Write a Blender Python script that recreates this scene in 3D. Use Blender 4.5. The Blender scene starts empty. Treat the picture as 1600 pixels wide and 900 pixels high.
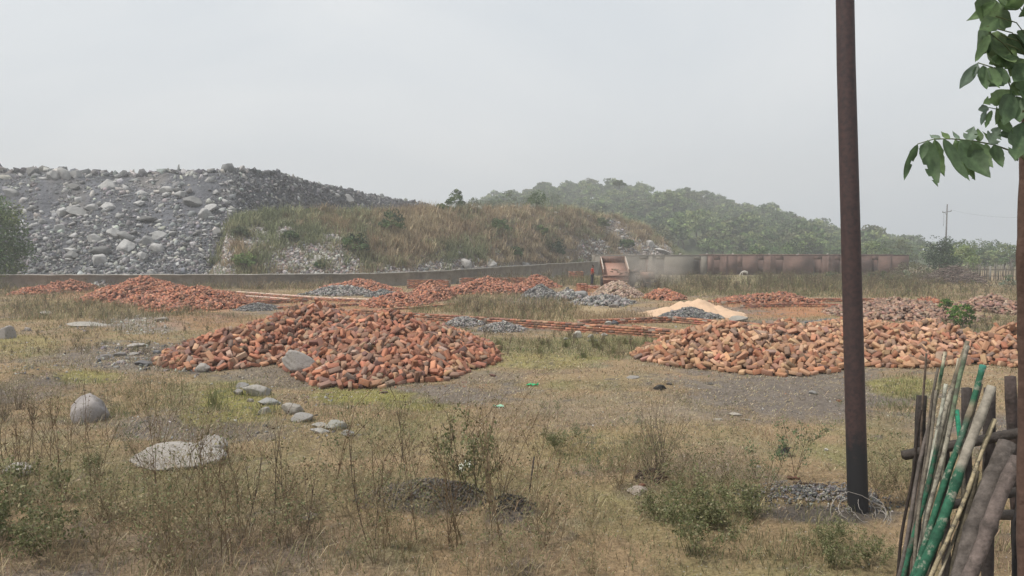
import bpy, bmesh, math, random
import numpy as np
from mathutils import Vector, Matrix
random.seed(7)
RNG = np.random.default_rng(11)
C = bpy.context.scene.collection
scene = bpy.context.scene
R = math.radians

# ------------------------------------------------------------ camera, sky, sun, exposure
FOC = 1155.0                      # focal length in pixels of a 1600 px wide picture
CAMZ = 2.6
PITCH = math.atan(52.0 / FOC)
cam = bpy.data.cameras.new('camera'); cam_o = bpy.data.objects.new('camera', cam); C.objects.link(cam_o)
cam.sensor_width = 36.0; cam.lens = 36.0 * FOC / 1600.0
cam.clip_start = 0.1; cam.clip_end = 6000
cam_o.location = (0, 0, CAMZ); cam_o.rotation_euler = (math.pi / 2 - PITCH, 0, 0)
scene.camera = cam_o

SUN_EL, SUN_AZ = 57.0, -112.0      # azimuth measured from +Y, negative = to the left, a little behind the camera
world = bpy.data.worlds.new('World'); scene.world = world; world.use_nodes = True
nt = world.node_tree; nt.nodes.clear()
out = nt.nodes.new('ShaderNodeOutputWorld'); bg = nt.nodes.new('ShaderNodeBackground')
sky = nt.nodes.new('ShaderNodeTexSky'); sky.sky_type = 'NISHITA'; sky.sun_disc = False
sky.sun_elevation = R(SUN_EL); sky.sun_rotation = R(SUN_AZ)
sky.air_density = 1.0; sky.dust_density = 6.0; sky.ozone_density = 1.0
tc = nt.nodes.new('ShaderNodeTexCoord'); mp = nt.nodes.new('ShaderNodeMapping'); mp.inputs['Scale'].default_value = (1, 1, 2.6)
nz = nt.nodes.new('ShaderNodeTexNoise'); nz.inputs['Scale'].default_value = 1.7; nz.inputs['Detail'].default_value = 5; nz.inputs['Roughness'].default_value = .5
nz.inputs['Distortion'].default_value = .6
cr = nt.nodes.new('ShaderNodeValToRGB')
cr.color_ramp.elements[0].position = .32; cr.color_ramp.elements[0].color = (6.95, 7.55, 8.1, 1)
cr.color_ramp.elements[1].position = .70; cr.color_ramp.elements[1].color = (8.6, 8.9, 9.1, 1)
mx = nt.nodes.new('ShaderNodeMix'); mx.data_type = 'RGBA'; mx.inputs[0].default_value = .90
L = nt.links.new
L(tc.outputs['Generated'], mp.inputs['Vector']); L(mp.outputs[0], nz.inputs['Vector']); L(nz.outputs['Fac'], cr.inputs[0])
L(sky.outputs[0], mx.inputs[6]); L(cr.outputs[0], mx.inputs[7]); L(mx.outputs[2], bg.inputs[0])
bg.inputs[1].default_value = 0.10
L(bg.outputs[0], out.inputs[0])
sun = bpy.data.lights.new('sun', 'SUN'); sun.energy = 3.9; sun.angle = R(5); sun.color = (1.0, .95, .87)
sun_o = bpy.data.objects.new('sun', sun); C.objects.link(sun_o)
_d = Vector((math.sin(R(SUN_AZ)) * math.cos(R(SUN_EL)), math.cos(R(SUN_AZ)) * math.cos(R(SUN_EL)), math.sin(R(SUN_EL))))
sun_o.rotation_euler = (-_d).to_track_quat('-Z', 'Y').to_euler()
scene.view_settings.view_transform = 'Standard'; scene.view_settings.look = 'None'
scene.view_settings.exposure = 0.03; scene.view_settings.gamma = 1.0
scene.cycles.max_bounces = 6; scene.cycles.volume_bounces = 0
scene.cycles.transparent_max_bounces = 8

# ------------------------------------------------------------ pixel <-> world
cs, sn = math.cos(PITCH), math.sin(PITCH)
def P(u, v, Y):
    a = (u - 800) / FOC; b = (450 - v) / FOC
    s = Y / (cs + b * sn)
    return np.array([a * s, Y, CAMZ + s * (b * cs - sn)])
def GY(v, z=0.0):                                  # depth where a ray of row v meets height z
    b = (450 - v) / FOC
    s = (z - CAMZ) / (b * cs - sn)
    return s * (cs + b * sn)
def G(u, v, z=0.0):
    return P(u, v, GY(v, z))
def proj(x, y, z):
    f = y * cs - (z - CAMZ) * sn
    up = y * sn + (z - CAMZ) * cs
    f = np.maximum(f, .05)
    return 800 + FOC * x / f, 450 - FOC * up / f
def ppm(Y): return FOC / Y                        # photo pixels per metre

# ------------------------------------------------------------ noise
def _h(ix, iy, s):
    n = (ix * 374761393 + iy * 668265263 + s * 974711) & 0xffffffff
    n = ((n ^ (n >> 13)) * 1274126177) & 0xffffffff
    return ((n ^ (n >> 16)) & 0xffff) / 65535.0
def vn(x, y, s=0):
    x = np.asarray(x, float); y = np.asarray(y, float)
    ix = np.floor(x).astype(np.int64); iy = np.floor(y).astype(np.int64)
    fx = x - ix; fy = y - iy
    fx = fx * fx * (3 - 2 * fx); fy = fy * fy * (3 - 2 * fy)
    a = _h(ix, iy, s); b = _h(ix + 1, iy, s); c = _h(ix, iy + 1, s); d = _h(ix + 1, iy + 1, s)
    return (a * (1 - fx) + b * fx) * (1 - fy) + (c * (1 - fx) + d * fx) * fy
def fbm(x, y, s=0, o=4):
    t = 0; a = .5; n = 0
    for k in range(o):
        t = t + a * vn(np.asarray(x) * 2 ** k + 17.3 * k, np.asarray(y) * 2 ** k - 9.1 * k, s + k); n += a; a *= .5
    return t / n * 2 - 1                           # -1..1

# ------------------------------------------------------------ materials
def mat_col(name, rough=.9, nscale=8., namt=.25, bump=.3, bscale=40., bdist=.01, trans=0., spec=.3, fixed=None, speck=None):
    m = bpy.data.materials.new(name); m.use_nodes = True
    t = m.node_tree; N = t.nodes; b = N['Principled BSDF']; K = t.links.new
    geo = N.new('ShaderNodeNewGeometry')
    if fixed is None:
        at = N.new('ShaderNodeAttribute'); at.attribute_name = 'col'; src = at.outputs['Color']
    else:
        r = N.new('ShaderNodeRGB'); r.outputs[0].default_value = (*fixed, 1); src = r.outputs[0]
    n1 = N.new('ShaderNodeTexNoise'); n1.inputs['Scale'].default_value = nscale; n1.inputs['Detail'].default_value = 6; n1.inputs['Roughness'].default_value = .65
    K(geo.outputs['Position'], n1.inputs['Vector'])
    mr = N.new('ShaderNodeMapRange'); mr.inputs[1].default_value = .25; mr.inputs[2].default_value = .75
    mr.inputs[3].default_value = 1 - namt; mr.inputs[4].default_value = 1 + namt
    K(n1.outputs['Fac'], mr.inputs[0])
    mu = N.new('ShaderNodeVectorMath'); mu.operation = 'SCALE'
    K(src, mu.inputs[0]); K(mr.outputs[0], mu.inputs['Scale'])
    col = mu.outputs[0]
    if speck:                                       # (scale, threshold, colour, amount): dust, lichen, stains
        n3 = N.new('ShaderNodeTexNoise'); n3.inputs['Scale'].default_value = speck[0]; n3.inputs['Detail'].default_value = 7; n3.inputs['Roughness'].default_value = .7
        K(geo.outputs['Position'], n3.inputs['Vector'])
        m3 = N.new('ShaderNodeMapRange'); m3.inputs[1].default_value = speck[1]; m3.inputs[2].default_value = speck[1] + .1; m3.inputs[4].default_value = speck[3]
        K(n3.outputs['Fac'], m3.inputs[0])
        mm = N.new('ShaderNodeMix'); mm.data_type = 'RGBA'; mm.inputs[7].default_value = (*speck[2], 1)
        K(m3.outputs[0], mm.inputs[0]); K(col, mm.inputs[6]); col = mm.outputs[2]
    K(col, b.inputs['Base Color'])
    b.inputs['Roughness'].default_value = rough
    b.inputs['Specular IOR Level'].default_value = spec
    if bump:
        n2 = N.new('ShaderNodeTexNoise'); n2.inputs['Scale'].default_value = bscale; n2.inputs['Detail'].default_value = 6
        K(geo.outputs['Position'], n2.inputs['Vector'])
        bp = N.new('ShaderNodeBump'); bp.inputs['Strength'].default_value = bump; bp.inputs['Distance'].default_value = bdist
        K(n2.outputs['Fac'], bp.inputs['Height']); K(bp.outputs[0], b.inputs['Normal'])
    if trans:
        tr = N.new('ShaderNodeBsdfTranslucent'); K(col, tr.inputs['Color'])
        ms = N.new('ShaderNodeMixShader'); ms.inputs[0].default_value = trans
        K(b.outputs[0], ms.inputs[1]); K(tr.outputs[0], ms.inputs[2])
        K(ms.outputs[0], N['Material Output'].inputs[0])
    return m

M_brick = mat_col('brick_clay', .92, 30, .16, .3, 90, .002, speck=(14, .56, (.27, .185, .13), .55))
M_brickfar = mat_col('brick_clay_far', .92, 6, .25, .3, 30, .01, speck=(5, .58, (.27, .18, .125), .5))
M_rock = mat_col('rock', .9, 3.0, .28, .7, 14, .03, speck=(4, .60, (.10, .095, .09), .45))
M_rocknear = mat_col('rock_near', .9, 9., .25, .8, 45, .012, speck=(9, .53, (.14, .125, .105), .75))
M_dirt = mat_col('dirt', .95, 5, .3, .8, 30, .03)
M_grass = mat_col('grass', .8, 3, .3, 0, trans=.25)
M_twig = mat_col('twig', .9, 20, .3, 0)
M_leaf = mat_col('leaf', .65, 5, .25, 0, trans=.3)
M_farleaf = mat_col('far_leaf', .8, .6, .22, 0, trans=.2)
M_wood = mat_col('weathered_wood', .9, 22, .55, .9, 50, .008, speck=(14, .52, (.05, .042, .036), .75))
M_hill = mat_col('hill_soil', .95, 1.2, .3, 1, 3, .3)

# ------------------------------------------------------------ mesh accumulators
def tagset(o, label=None, cat=None, group=None, kind=None):
    if label: o['label'] = label
    if cat: o['category'] = cat
    if group: o['group'] = group
    if kind: o['kind'] = kind
    return o
class Acc:
    def __init__(s): s.V = []; s.F = []; s.K = []; s.n = 0
    def add(s, V, F, col):
        V = np.asarray(V, np.float32); F = np.asarray(F, np.int32)
        col = np.asarray(col, np.float32)
        if col.ndim == 1: col = np.tile(col[:3], (len(V), 1))
        s.V.append(V); s.F.append(F + s.n); s.K.append(col); s.n += len(V)
    def mesh(s, name, smooth=False):
        V = np.concatenate(s.V); F = np.concatenate(s.F); K = np.concatenate(s.K)
        return tri_mesh(name, V, F, K, smooth)
    def build(s, name, mat, parent=None, smooth=False, loc=None):
        me = s.mesh(name, smooth); me.materials.append(mat)
        o = bpy.data.objects.new(name, me); C.objects.link(o)
        if parent: o.parent = parent
        if loc is not None: o.location = loc
        return o
def tri_mesh(name, V, F, K, smooth=False):
    me = bpy.data.meshes.new(name)
    k = F.shape[1]
    me.vertices.add(len(V)); me.vertices.foreach_set('co', V.astype(np.float32).ravel())
    me.loops.add(len(F) * k); me.loops.foreach_set('vertex_index', F.astype(np.int32).ravel())
    me.polygons.add(len(F)); me.polygons.foreach_set('loop_start', np.arange(0, len(F) * k, k, dtype=np.int32))
    try: me.polygons.foreach_set('loop_total', np.full(len(F), k, np.int32))
    except Exception: pass
    me.update(calc_edges=True)
    if smooth: me.polygons.foreach_set('use_smooth', np.ones(len(F), bool))
    a = me.color_attributes.new('col', 'FLOAT_COLOR', 'POINT')
    a.data.foreach_set('color', np.concatenate([K, np.ones((len(K), 1), np.float32)], 1).astype(np.float32).ravel())
    me.validate()
    return me
def template(bm):
    bmesh.ops.triangulate(bm, faces=bm.faces[:])
    bm.verts.index_update()
    V = np.array([v.co[:] for v in bm.verts], np.float32); F = np.array([[v.index for v in f.verts] for f in bm.faces], np.int32)
    bm.free(); return V, F
def box_t(sx=1, sy=1, sz=1, bev=0, jit=0):
    bm = bmesh.new(); bmesh.ops.create_cube(bm, size=1)
    for v in bm.verts: v.co = Vector((v.co.x * sx, v.co.y * sy, v.co.z * sz)) + Vector([random.uniform(-jit, jit) for _ in range(3)])
    if bev: bmesh.ops.bevel(bm, geom=bm.edges[:], offset=bev, segments=1, affect='EDGES')
    return template(bm)
def rock_t(seed, n=14, flat=1., sub=0):
    r = random.Random(seed); bm = bmesh.new()
    for i in range(n):
        p = Vector((r.gauss(0, 1), r.gauss(0, 1), r.gauss(0, 1))).normalized() * r.uniform(.75, 1.)
        bm.verts.new((p.x * .5, p.y * .5, p.z * .5 * flat))
    g = bmesh.ops.convex_hull(bm, input=bm.verts[:])
    bmesh.ops.delete(bm, geom=[e for e in g['geom_interior'] if isinstance(e, bmesh.types.BMVert)], context='VERTS')
    if sub:
        bmesh.ops.triangulate(bm, faces=bm.faces[:])
        bmesh.ops.subdivide_edges(bm, edges=bm.edges[:], cuts=sub, use_grid_fill=True)
        for v in bm.verts:
            k = v.co * 5
            d = fbm(np.array([k.x + k.z * 1.7]), np.array([k.y - k.z * .6]), seed, 4)[0]
            d2 = fbm(np.array([k.x * 4 + k.z * 5]), np.array([k.y * 4 - k.z * 3]), seed + 9, 2)[0]
            v.co *= 1 + d * .13 + d2 * .05
    return template(bm)
ROCKS = [rock_t(i, 8 + i % 7, .55 + .45 * ((i * 7) % 5) / 4) for i in range(16)]
def cut_rock(seed, cuts=12, lo=.30, hi=.44, flat=1.):
    r = np.random.default_rng(seed); bm = bmesh.new(); bmesh.ops.create_icosphere(bm, subdivisions=4, radius=.5)
    V, F = template(bm); V = V.astype(float)
    V += V * .10 * fbm(V[:, 0] * 3 + V[:, 2] * 2 + seed, V[:, 1] * 3 - V[:, 2] * 1.5, seed, 3)[:, None]
    for i in range(cuts):
        n = r.normal(size=3); n /= np.linalg.norm(n); c = r.uniform(lo, hi); V -= n[None] * np.maximum(0, V @ n - c)[:, None]
    q = V * 9; V *= 1 + .07 * fbm(q[:, 0] + q[:, 2] * 1.3, q[:, 1] - q[:, 2] * .8, seed + 4, 4)[:, None]
    q = V * 22; V *= 1 + .025 * fbm(q[:, 0] - q[:, 2], q[:, 1] + q[:, 2] * .8, seed + 7, 3)[:, None]
    V[:, 2] *= flat; V /= (V.max(0) - V.min(0)) * np.array([1, 1, 1 / flat]); return V.astype(np.float32), F
BIGROCKS = [cut_rock(60 + i, 9 + i, .27, .45, (.85, .7, .9, .75, .8, .9)[i]) for i in range(6)]
BRICKT = [box_t(1, 1, 1) for i in range(1)]

def rotm(rx, ry, rz):
    return np.array(Matrix.Rotation(rz, 3, 'Z') @ Matrix.Rotation(ry, 3, 'Y') @ Matrix.Rotation(rx, 3, 'X'))
def rand_rots(n):
    q = RNG.normal(size=(n, 4)); q /= np.linalg.norm(q, axis=1)[:, None]
    w, x, y, z = q.T
    return np.stack([np.stack([1 - 2 * (y * y + z * z), 2 * (x * y - z * w), 2 * (x * z + y * w)], -1),
                     np.stack([2 * (x * y + z * w), 1 - 2 * (x * x + z * z), 2 * (y * z - x * w)], -1),
                     np.stack([2 * (x * z - y * w), 2 * (y * z + x * w), 1 - 2 * (x * x + y * y)], -1)], 1)
def many(acc, T, pos, scl, rot, col):
    """n copies of template T: pos (n,3), scl (n,3), rot (n,3,3), col (n,3)"""
    V, F = T; n = len(pos)
    if n == 0: return
    W = V[None] * scl[:, None, :]
    W = np.einsum('nij,nkj->nki', rot, W) + pos[:, None, :]
    FF = F[None] + (np.arange(n) * len(V))[:, None, None]
    acc.add(W.reshape(-1, 3), FF.reshape(-1, 3), np.repeat(col, len(V), 0))
def colvar(base, n, v=.15, hue=.05):
    base = np.array(base)
    return np.clip(base[None] * (1 + RNG.normal(0, v, (n, 1))) * (1 + RNG.normal(0, hue, (n, 3))), .004, .9)
def colmix(cols, n, v=.12, hue=.04, p=None):
    idx = RNG.choice(len(cols), n, p=p)
    return np.clip(np.array(cols)[idx] * (1 + RNG.normal(0, v, (n, 1))) * (1 + RNG.normal(0, hue, (n, 3))), .004, .9)
def tube(acc, pts, rad, col, sides=4, cap=True, prof=None):
    pts = np.asarray(pts, float); n = len(pts)
    rad = np.broadcast_to(np.asarray(rad, float), (n,))
    t = np.gradient(pts, axis=0); t /= np.linalg.norm(t, axis=1)[:, None] + 1e-9
    ref = np.array([0, 0, 1.]) if abs(t[0, 2]) < .8 else np.array([1., 0, 0])
    a = np.cross(t, ref); a /= np.linalg.norm(a, axis=1)[:, None] + 1e-9
    b = np.cross(t, a)
    ang = np.arange(sides) * 2 * math.pi / sides
    V = pts[:, None] + rad[:, None, None] * (a[:, None] * np.cos(ang)[None, :, None] + b[:, None] * np.sin(ang)[None, :, None])
    V = V.reshape(-1, 3); F = []
    for i in range(n - 1):
        for k in range(sides):
            p, q = i * sides + k, i * sides + (k + 1) % sides
            F += [[p, q, q + sides], [p, q + sides, p + sides]]
    if cap:
        for k in range(1, sides - 1): F.append([0, k + 1, k]); o = (n - 1) * sides; F.append([o, o + k, o + k + 1])
    col = np.asarray(col, float)
    if col.ndim == 2 and len(col) == n: col = np.repeat(col, sides, 0)
    acc.add(V, F, col)

# ------------------------------------------------------------ terrain height
BUMPS = []   # u, v, half-width px, depth m, height m
for b in [(660, 790, 75, .5, .16), (790, 800, 45, .35, .10), (230, 655, 60, .9, .10), (310, 660, 60, .8, .08), (1290, 802, 100, .5, .06),
          (90, 590, 60, 1.5, .10), (600, 655, 40, .8, .09), (700, 622, 90, 1.0, .05), (500, 640, 40, .8, .07), (1020, 760, 40, .4, .07),
          (300, 500, 90, 3, .15), (520, 690, 50, .6, .07), (20, 600, 50, 1., .12), (250, 740, 100, .6, .05)]:
    g = G(b[0], b[1]); BUMPS.append((g[0], g[1], b[2] / ppm(g[1]), b[3], b[4]))
def gh(x, y):
    x = np.asarray(x, float); y = np.asarray(y, float)
    near = np.clip(1 - (y - 15) / 60, .35, 1)
    z = .07 * fbm(x / 3.1, y / 3.1, 3, 3) + .028 * near * fbm(x / .45, y / .45, 5, 4) + .012 * near * fbm(x / .09, y / .09, 8, 2)
    for bx, by, rx, ry, h in BUMPS:
        z = z + h * np.exp(-((x - bx) / rx) ** 2 - ((y - by) / ry) ** 2) * (1 + .5 * fbm(x / .2, y / .2, 21, 3))
    return z
def g1(x, y): return float(gh(np.array([x]), np.array([y]))[0])

DRY = (.285, .205, .122); GRAV = (.160, .135, .115); MOSS = (.235, .215, .070); ORANGE = (.34, .165, .085); DARK = (.085, .074, .066); OLIVE = (.17, .155, .075); TAN = (.36, .27, .16); ASH = (.20, .185, .175)
ZONES = [  # u, v, ru, rv, colour, strength
    (200, 560, 130, 22, GRAV, .9), (280, 665, 130, 22, GRAV, .95), (290, 560, 60, 25, DARK, .6), (230, 505, 60, 14, ASH, .7), (680, 618, 140, 18, GRAV, .9), (1260, 615, 220, 38, GRAV, .95), (760, 590, 60, 10, GRAV, .6),
    (1180, 650, 200, 14, GRAV, .5), (665, 785, 80, 22, DARK, 1.), (795, 800, 40, 14, DARK, .9), (1290, 803, 130, 14, DARK, .95), (1020, 765, 55, 14, DARK, .5), (480, 590, 120, 22, GRAV, .8),
    (560, 620, 90, 14, MOSS, 1.), (370, 630, 60, 26, MOSS, .95), (140, 588, 60, 12, MOSS, .8), (1410, 603, 50, 16, MOSS, .8), (860, 562, 90, 14, MOSS, .6), (650, 636, 60, 6, MOSS, .8), (40, 540, 50, 16, MOSS, .4), (930, 700, 90, 25, MOSS, .5), (320, 650, 40, 16, MOSS, .7), (1050, 680, 130, 20, MOSS, .3),
    (1190, 484, 160, 12, ORANGE, .95), (330, 500, 90, 14, ORANGE, .40), (900, 490, 90, 14, TAN, .8), (100, 452, 80, 12, ORANGE, .7), (280, 470, 160, 16, ORANGE, .5), (560, 478, 140, 10, ORANGE, .6), (1000, 700, 170, 50, DRY, .5), (1450, 445, 60, 8, TAN, .6), (925, 455, 30, 8, ORANGE, .9),
    (930, 540, 160, 14, OLIVE, .8), (1090, 488, 110, 10, GRAV, .8), (840, 470, 60, 8, GRAV, .7), (1460, 520, 130, 14, GRAV, .5), (820, 512, 80, 8, GRAV, .7), (400, 480, 40, 8, GRAV, .7), (150, 485, 120, 14, OLIVE, .5), (1200, 440, 260, 12, OLIVE, .7), (150, 740, 150, 40, OLIVE, .5), (400, 770, 260, 50, OLIVE, .5), (1110, 780, 90, 40, OLIVE, .7), (1380, 700, 60, 60, OLIVE, .4), (930, 640, 150, 25, (.25, .2, .14), .6)]
def ground_col(x, y, z):
    u, v = proj(x, y, z)
    n = len(x)
    big = fbm(x / 2.2, y / 2.2, 31, 4); mid = fbm(x / .5, y / .5, 41, 4); fin = fbm(x / .12, y / .12, 51, 3)
    c = np.tile(np.array(DRY), (n, 1))
    def mixin(col, w):
        w = np.clip(w, 0, 1)[:, None]; return c * (1 - w) + np.array(col)[None] * w
    b2 = fbm(x / 1.1, y / 1.6, 37, 4)
    c = mixin(OLIVE, (big * 1.8 + mid * .8 - .1) * .6)
    c = mixin(GRAV, (-big * 2.0 + mid * .9 - .15) * .85)
    c = mixin((.215, .155, .105), (b2 * 2.2 + fin * .6 - .2) * .75)
    c = mixin((.20, .195, .085), (-b2 * 2.0 + mid * .8 - .45) * .55)
    inside = (y > 1)
    for zu, zv, ru, rv, col, s in ZONES:
        d = np.sqrt(((u - zu) / ru) ** 2 + ((v - zv) / rv) ** 2)
        w = np.clip((1.25 - d + mid * .45 + big * .3 + fin * .2) / .45, 0, 1) * s * inside
        c = mixin(col, w)
    c = mixin(DARK, np.clip(fin * 1.6 + mid * 1.1 + b2 * .6 - .62, 0, .7))
    c = mixin((.36, .30, .2), np.clip(-fin * 1.4 + mid * .6 - .55, 0, .5))
    far = np.clip((y - 90) / 60, 0, 1)
    c = mixin((.14, .13, .07), far * .8)
    return c * (1 + .12 * mid + .12 * fin)[:, None]

def build_ground():
    ys = [-8.0]; 
    while ys[-1] < 4.5: ys.append(ys[-1] + .5)
    while ys[-1] < 60: ys.append(ys[-1] * 1.0065 if ys[-1] > 4.4 else ys[-1] + .5)
    while ys[-1] < 3500: ys.append(ys[-1] * 1.03)
    ys = np.array(ys)
    a = np.linspace(-.86, .86, 640); side = .86 * 1.14 ** np.arange(1, 16)
    a = np.concatenate([-side[::-1], a, side])
    Y, A = np.meshgrid(ys, a, indexing='ij')
    X = A * np.maximum(np.abs(Y) * 1.0 + .8, 4.0)
    x, y = X.ravel(), Y.ravel(); z = gh(x, y); z = np.where(y > 400, 0, z)
    col = ground_col(x, y, z)
    m, n = X.shape
    I = (np.arange(m - 1)[:, None] * n + np.arange(n - 1)[None]).ravel()
    F = np.stack([I, I + 1, I + n + 1, I + n], 1)
    me = tri_mesh('ground', np.stack([x, y, z], 1), F, col.astype(np.float32), True)
    m_ = bpy.data.materials.new('ground_soil'); m_.use_nodes = True
    t = m_.node_tree; N = t.nodes; b = N['Principled BSDF']; K = t.links.new
    at = N.new('ShaderNodeAttribute'); at.attribute_name = 'col'
    geo = N.new('ShaderNodeNewGeometry')
    n1 = N.new('ShaderNodeTexNoise'); n1.inputs['Scale'].default_value = 22; n1.inputs['Detail'].default_value = 8; n1.inputs['Roughness'].default_value = .75
    n2 = N.new('ShaderNodeTexVoronoi'); n2.inputs['Scale'].default_value = 34
    n4 = N.new('ShaderNodeTexNoise'); n4.inputs['Scale'].default_value = 2.5; n4.inputs['Detail'].default_value = 8; n4.inputs['Roughness'].default_value = .7
    for q in (n1, n2, n4): K(geo.outputs['Position'], q.inputs['Vector'])
    mr = N.new('ShaderNodeMapRange'); mr.inputs[1].default_value = .3; mr.inputs[2].default_value = .7; mr.inputs[3].default_value = .5; mr.inputs[4].default_value = 1.5
    K(n1.outputs['Fac'], mr.inputs[0])
    mr4 = N.new('ShaderNodeMapRange'); mr4.inputs[1].default_value = .3; mr4.inputs[2].default_value = .7; mr4.inputs[3].default_value = .82; mr4.inputs[4].default_value = 1.18
    K(n4.outputs['Fac'], mr4.inputs[0])
    ml = N.new('ShaderNodeMath'); ml.operation = 'MULTIPLY'; K(mr.outputs[0], ml.inputs[0]); K(mr4.outputs[0], ml.inputs[1])
    mu = N.new('ShaderNodeVectorMath'); mu.operation = 'SCALE'; K(at.outputs['Color'], mu.inputs[0]); K(ml.outputs[0], mu.inputs['Scale'])
    # pebbles: some voronoi cells get a pale stone colour
    sx = N.new('ShaderNodeSeparateColor'); K(n2.outputs['Color'], sx.inputs[0])
    gt = N.new('ShaderNodeMath'); gt.operation = 'GREATER_THAN'; gt.inputs[1].default_value = .93; K(sx.outputs[0], gt.inputs[0])
    lt = N.new('ShaderNodeMath'); lt.operation = 'LESS_THAN'; lt.inputs[1].default_value = .30; K(n2.outputs['Distance'], lt.inputs[0])
    an = N.new('ShaderNodeMath'); an.operation = 'MULTIPLY'; K(gt.outputs[0], an.inputs[0]); K(lt.outputs[0], an.inputs[1])
    mm = N.new('ShaderNodeMix'); mm.data_type = 'RGBA'; mm.inputs[7].default_value = (.33, .30, .26, 1)
    K(an.outputs[0], mm.inputs[0]); K(mu.outputs[0], mm.inputs[6]); K(mm.outputs[2], b.inputs['Base Color'])
    bp = N.new('ShaderNodeBump'); bp.inputs['Strength'].default_value = 1; bp.inputs['Distance'].default_value = .03
    K(n1.outputs['Fac'], bp.inputs['Height']); K(bp.outputs[0], b.inputs['Normal'])
    b.inputs['Roughness'].default_value = .95; b.inputs['Specular IOR Level'].default_value = .15
    me.materials.append(m_)
    o = bpy.data.objects.new('ground', me); C.objects.link(o); o['kind'] = 'structure'
build_ground()

# ------------------------------------------------------------ hills (spoil heap, grassy mound, wooded hill)
class Hill:
    """strip between a toe line and a crest line, both given along the azimuth; t=0 toe, t=1 crest, t>1 the back"""
    def __init__(s, us, toe, crest, vtop, amp, seed, lower=0., back=.5, prof=1.0):
        s.us, s.toe, s.crest, s.vt, s.amp, s.seed, s.lower, s.back, s.prof = us, toe, crest, vtop, amp, seed, lower, back, prof
    def at(s, u, t):
        Y0 = np.interp(u, s.us, s.toe); Y1 = np.interp(u, s.us, s.crest); vt = np.interp(u, s.us, s.vt)
        zc = np.maximum(CAMZ + (398 - vt) * Y1 / FOC - s.lower, 0)
        Y = Y0 + (Y1 - Y0) * t
        x = (u - 800) / FOC * Y
        tt = np.clip(t, 0, 1)
        f = np.where(t <= 1, tt ** s.prof * (1 - .12 * tt ** 6) / .88, 1.0)
        f = np.where(t > 1, 1 - np.clip((t - 1) / s.back, 0, 1) ** 1.6 * 1.02, f)
        z = zc * f
        e = np.clip(tt * 4, 0, 1) * np.clip(zc / 3, 0, 1) * np.where(t > .93, .25, 1)
        z = z + s.amp * e * (fbm((x + z * .5) / 3.2, Y / 14, s.seed + 9, 3) * .8 + fbm(x / 6, Y / 6, s.seed, 3) + .35 * fbm(x / 1.3, Y / 1.3, s.seed + 5, 3)) - .12
        return np.stack([x, Y, z], -1)
    def mesh(s, name, nu, ntt, col):
        u = np.linspace(s.us[0], s.us[-1], nu); t = np.concatenate([np.linspace(0, 1, ntt), 1 + s.back * np.linspace(.06, 1, 14)])
        T, U = np.meshgrid(t, u, indexing='ij'); V = s.at(U.ravel(), T.ravel()); m, n = U.shape
        I = (np.arange(m - 1)[:, None] * n + np.arange(n - 1)[None]).ravel()
        F = np.stack([I, I + 1, I + n + 1, I + n], 1)
        K = col(V, U.ravel(), T.ravel())
        me = tri_mesh(name, V, F, K.astype(np.float32), False); me.materials.append(M_hill)
        o = bpy.data.objects.new(name, me); C.objects.link(o); o['kind'] = 'structure'; return o
    def normal(s, u, t):
        p = s.at(u, t); a = s.at(u + 1, t) - p; b = s.at(u, t + .01) - p
        n = np.cross(a, b); return n / np.linalg.norm(n, axis=-1)[..., None]

SP = Hill([-420, -100, 0, 40, 60, 110, 200, 245, 265, 290, 330, 370, 430, 480, 550, 600, 660, 690, 730],
          [56, 58, 60, 60, 60, 60, 60, 61, 61, 61, 62, 64, 76, 82, 92, 100, 110, 115, 122],
          [78, 80, 80, 80, 80, 80, 80, 80, 80, 80, 80, 82, 88, 94, 107, 117, 127, 132, 140],
          [275, 266, 268, 270, 266, 271, 274, 274, 267, 272, 269, 266, 270, 284, 300, 309, 316, 328, 372], .5, 101, 0, .6, 1.0)
MD = Hill([322, 345, 360, 385, 430, 480, 560, 640, 700, 760, 830, 900, 960, 1000, 1030, 1060, 1100],
          [60.5, 60.5, 60.5, 60.5, 61.5, 62, 63, 66, 69, 74, 82, 94, 101, 102, 103, 104, 106],
          [62, 66, 69, 71, 73, 74, 75, 79, 82, 87, 95, 107, 114, 115, 115, 115, 115],
          [430, 395, 350, 338, 333, 334, 334, 330, 331, 328, 328, 330, 340, 352, 374, 398, 425], .45, 201, 0, .9, .8)
WH = Hill([560, 690, 740, 800, 870, 970, 1050, 1130, 1200, 1250, 1300, 1350, 1420, 1500],
          [190, 185, 180, 175, 170, 165, 160, 160, 160, 160, 165, 170, 180, 190],
          [360, 350, 345, 340, 335, 330, 325, 320, 310, 300, 290, 280, 270, 260],
          [392, 366, 346, 322, 315, 311, 322, 337, 356, 371, 385, 394, 399, 401], 2.2, 301, 0, .9, 1.0)
def sp_col(V, u, t):
    n = fbm(V[:, 0] / 3, V[:, 2] / 3 + V[:, 1] / 5, 61, 4)[:, None]
    c = np.array((.092, .094, .106))[None] * (1 + .25 * n)
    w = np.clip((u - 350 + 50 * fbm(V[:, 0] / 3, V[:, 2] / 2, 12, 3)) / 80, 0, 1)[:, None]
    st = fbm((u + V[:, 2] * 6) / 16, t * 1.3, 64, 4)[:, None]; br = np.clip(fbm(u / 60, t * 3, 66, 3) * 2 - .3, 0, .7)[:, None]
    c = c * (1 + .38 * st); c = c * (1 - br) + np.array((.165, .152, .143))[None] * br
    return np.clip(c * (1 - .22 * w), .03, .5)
def md_col(V, u, t):
    n = fbm(V[:, 0] / 3, V[:, 2] / 2 + V[:, 1] / 4, 71, 4)[:, None]
    return np.clip(np.array((.20, .16, .12))[None] * (1 + .3 * n), .03, 1)
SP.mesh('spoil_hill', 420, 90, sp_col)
MD.mesh('grassy_hill', 330, 60, md_col)
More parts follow.
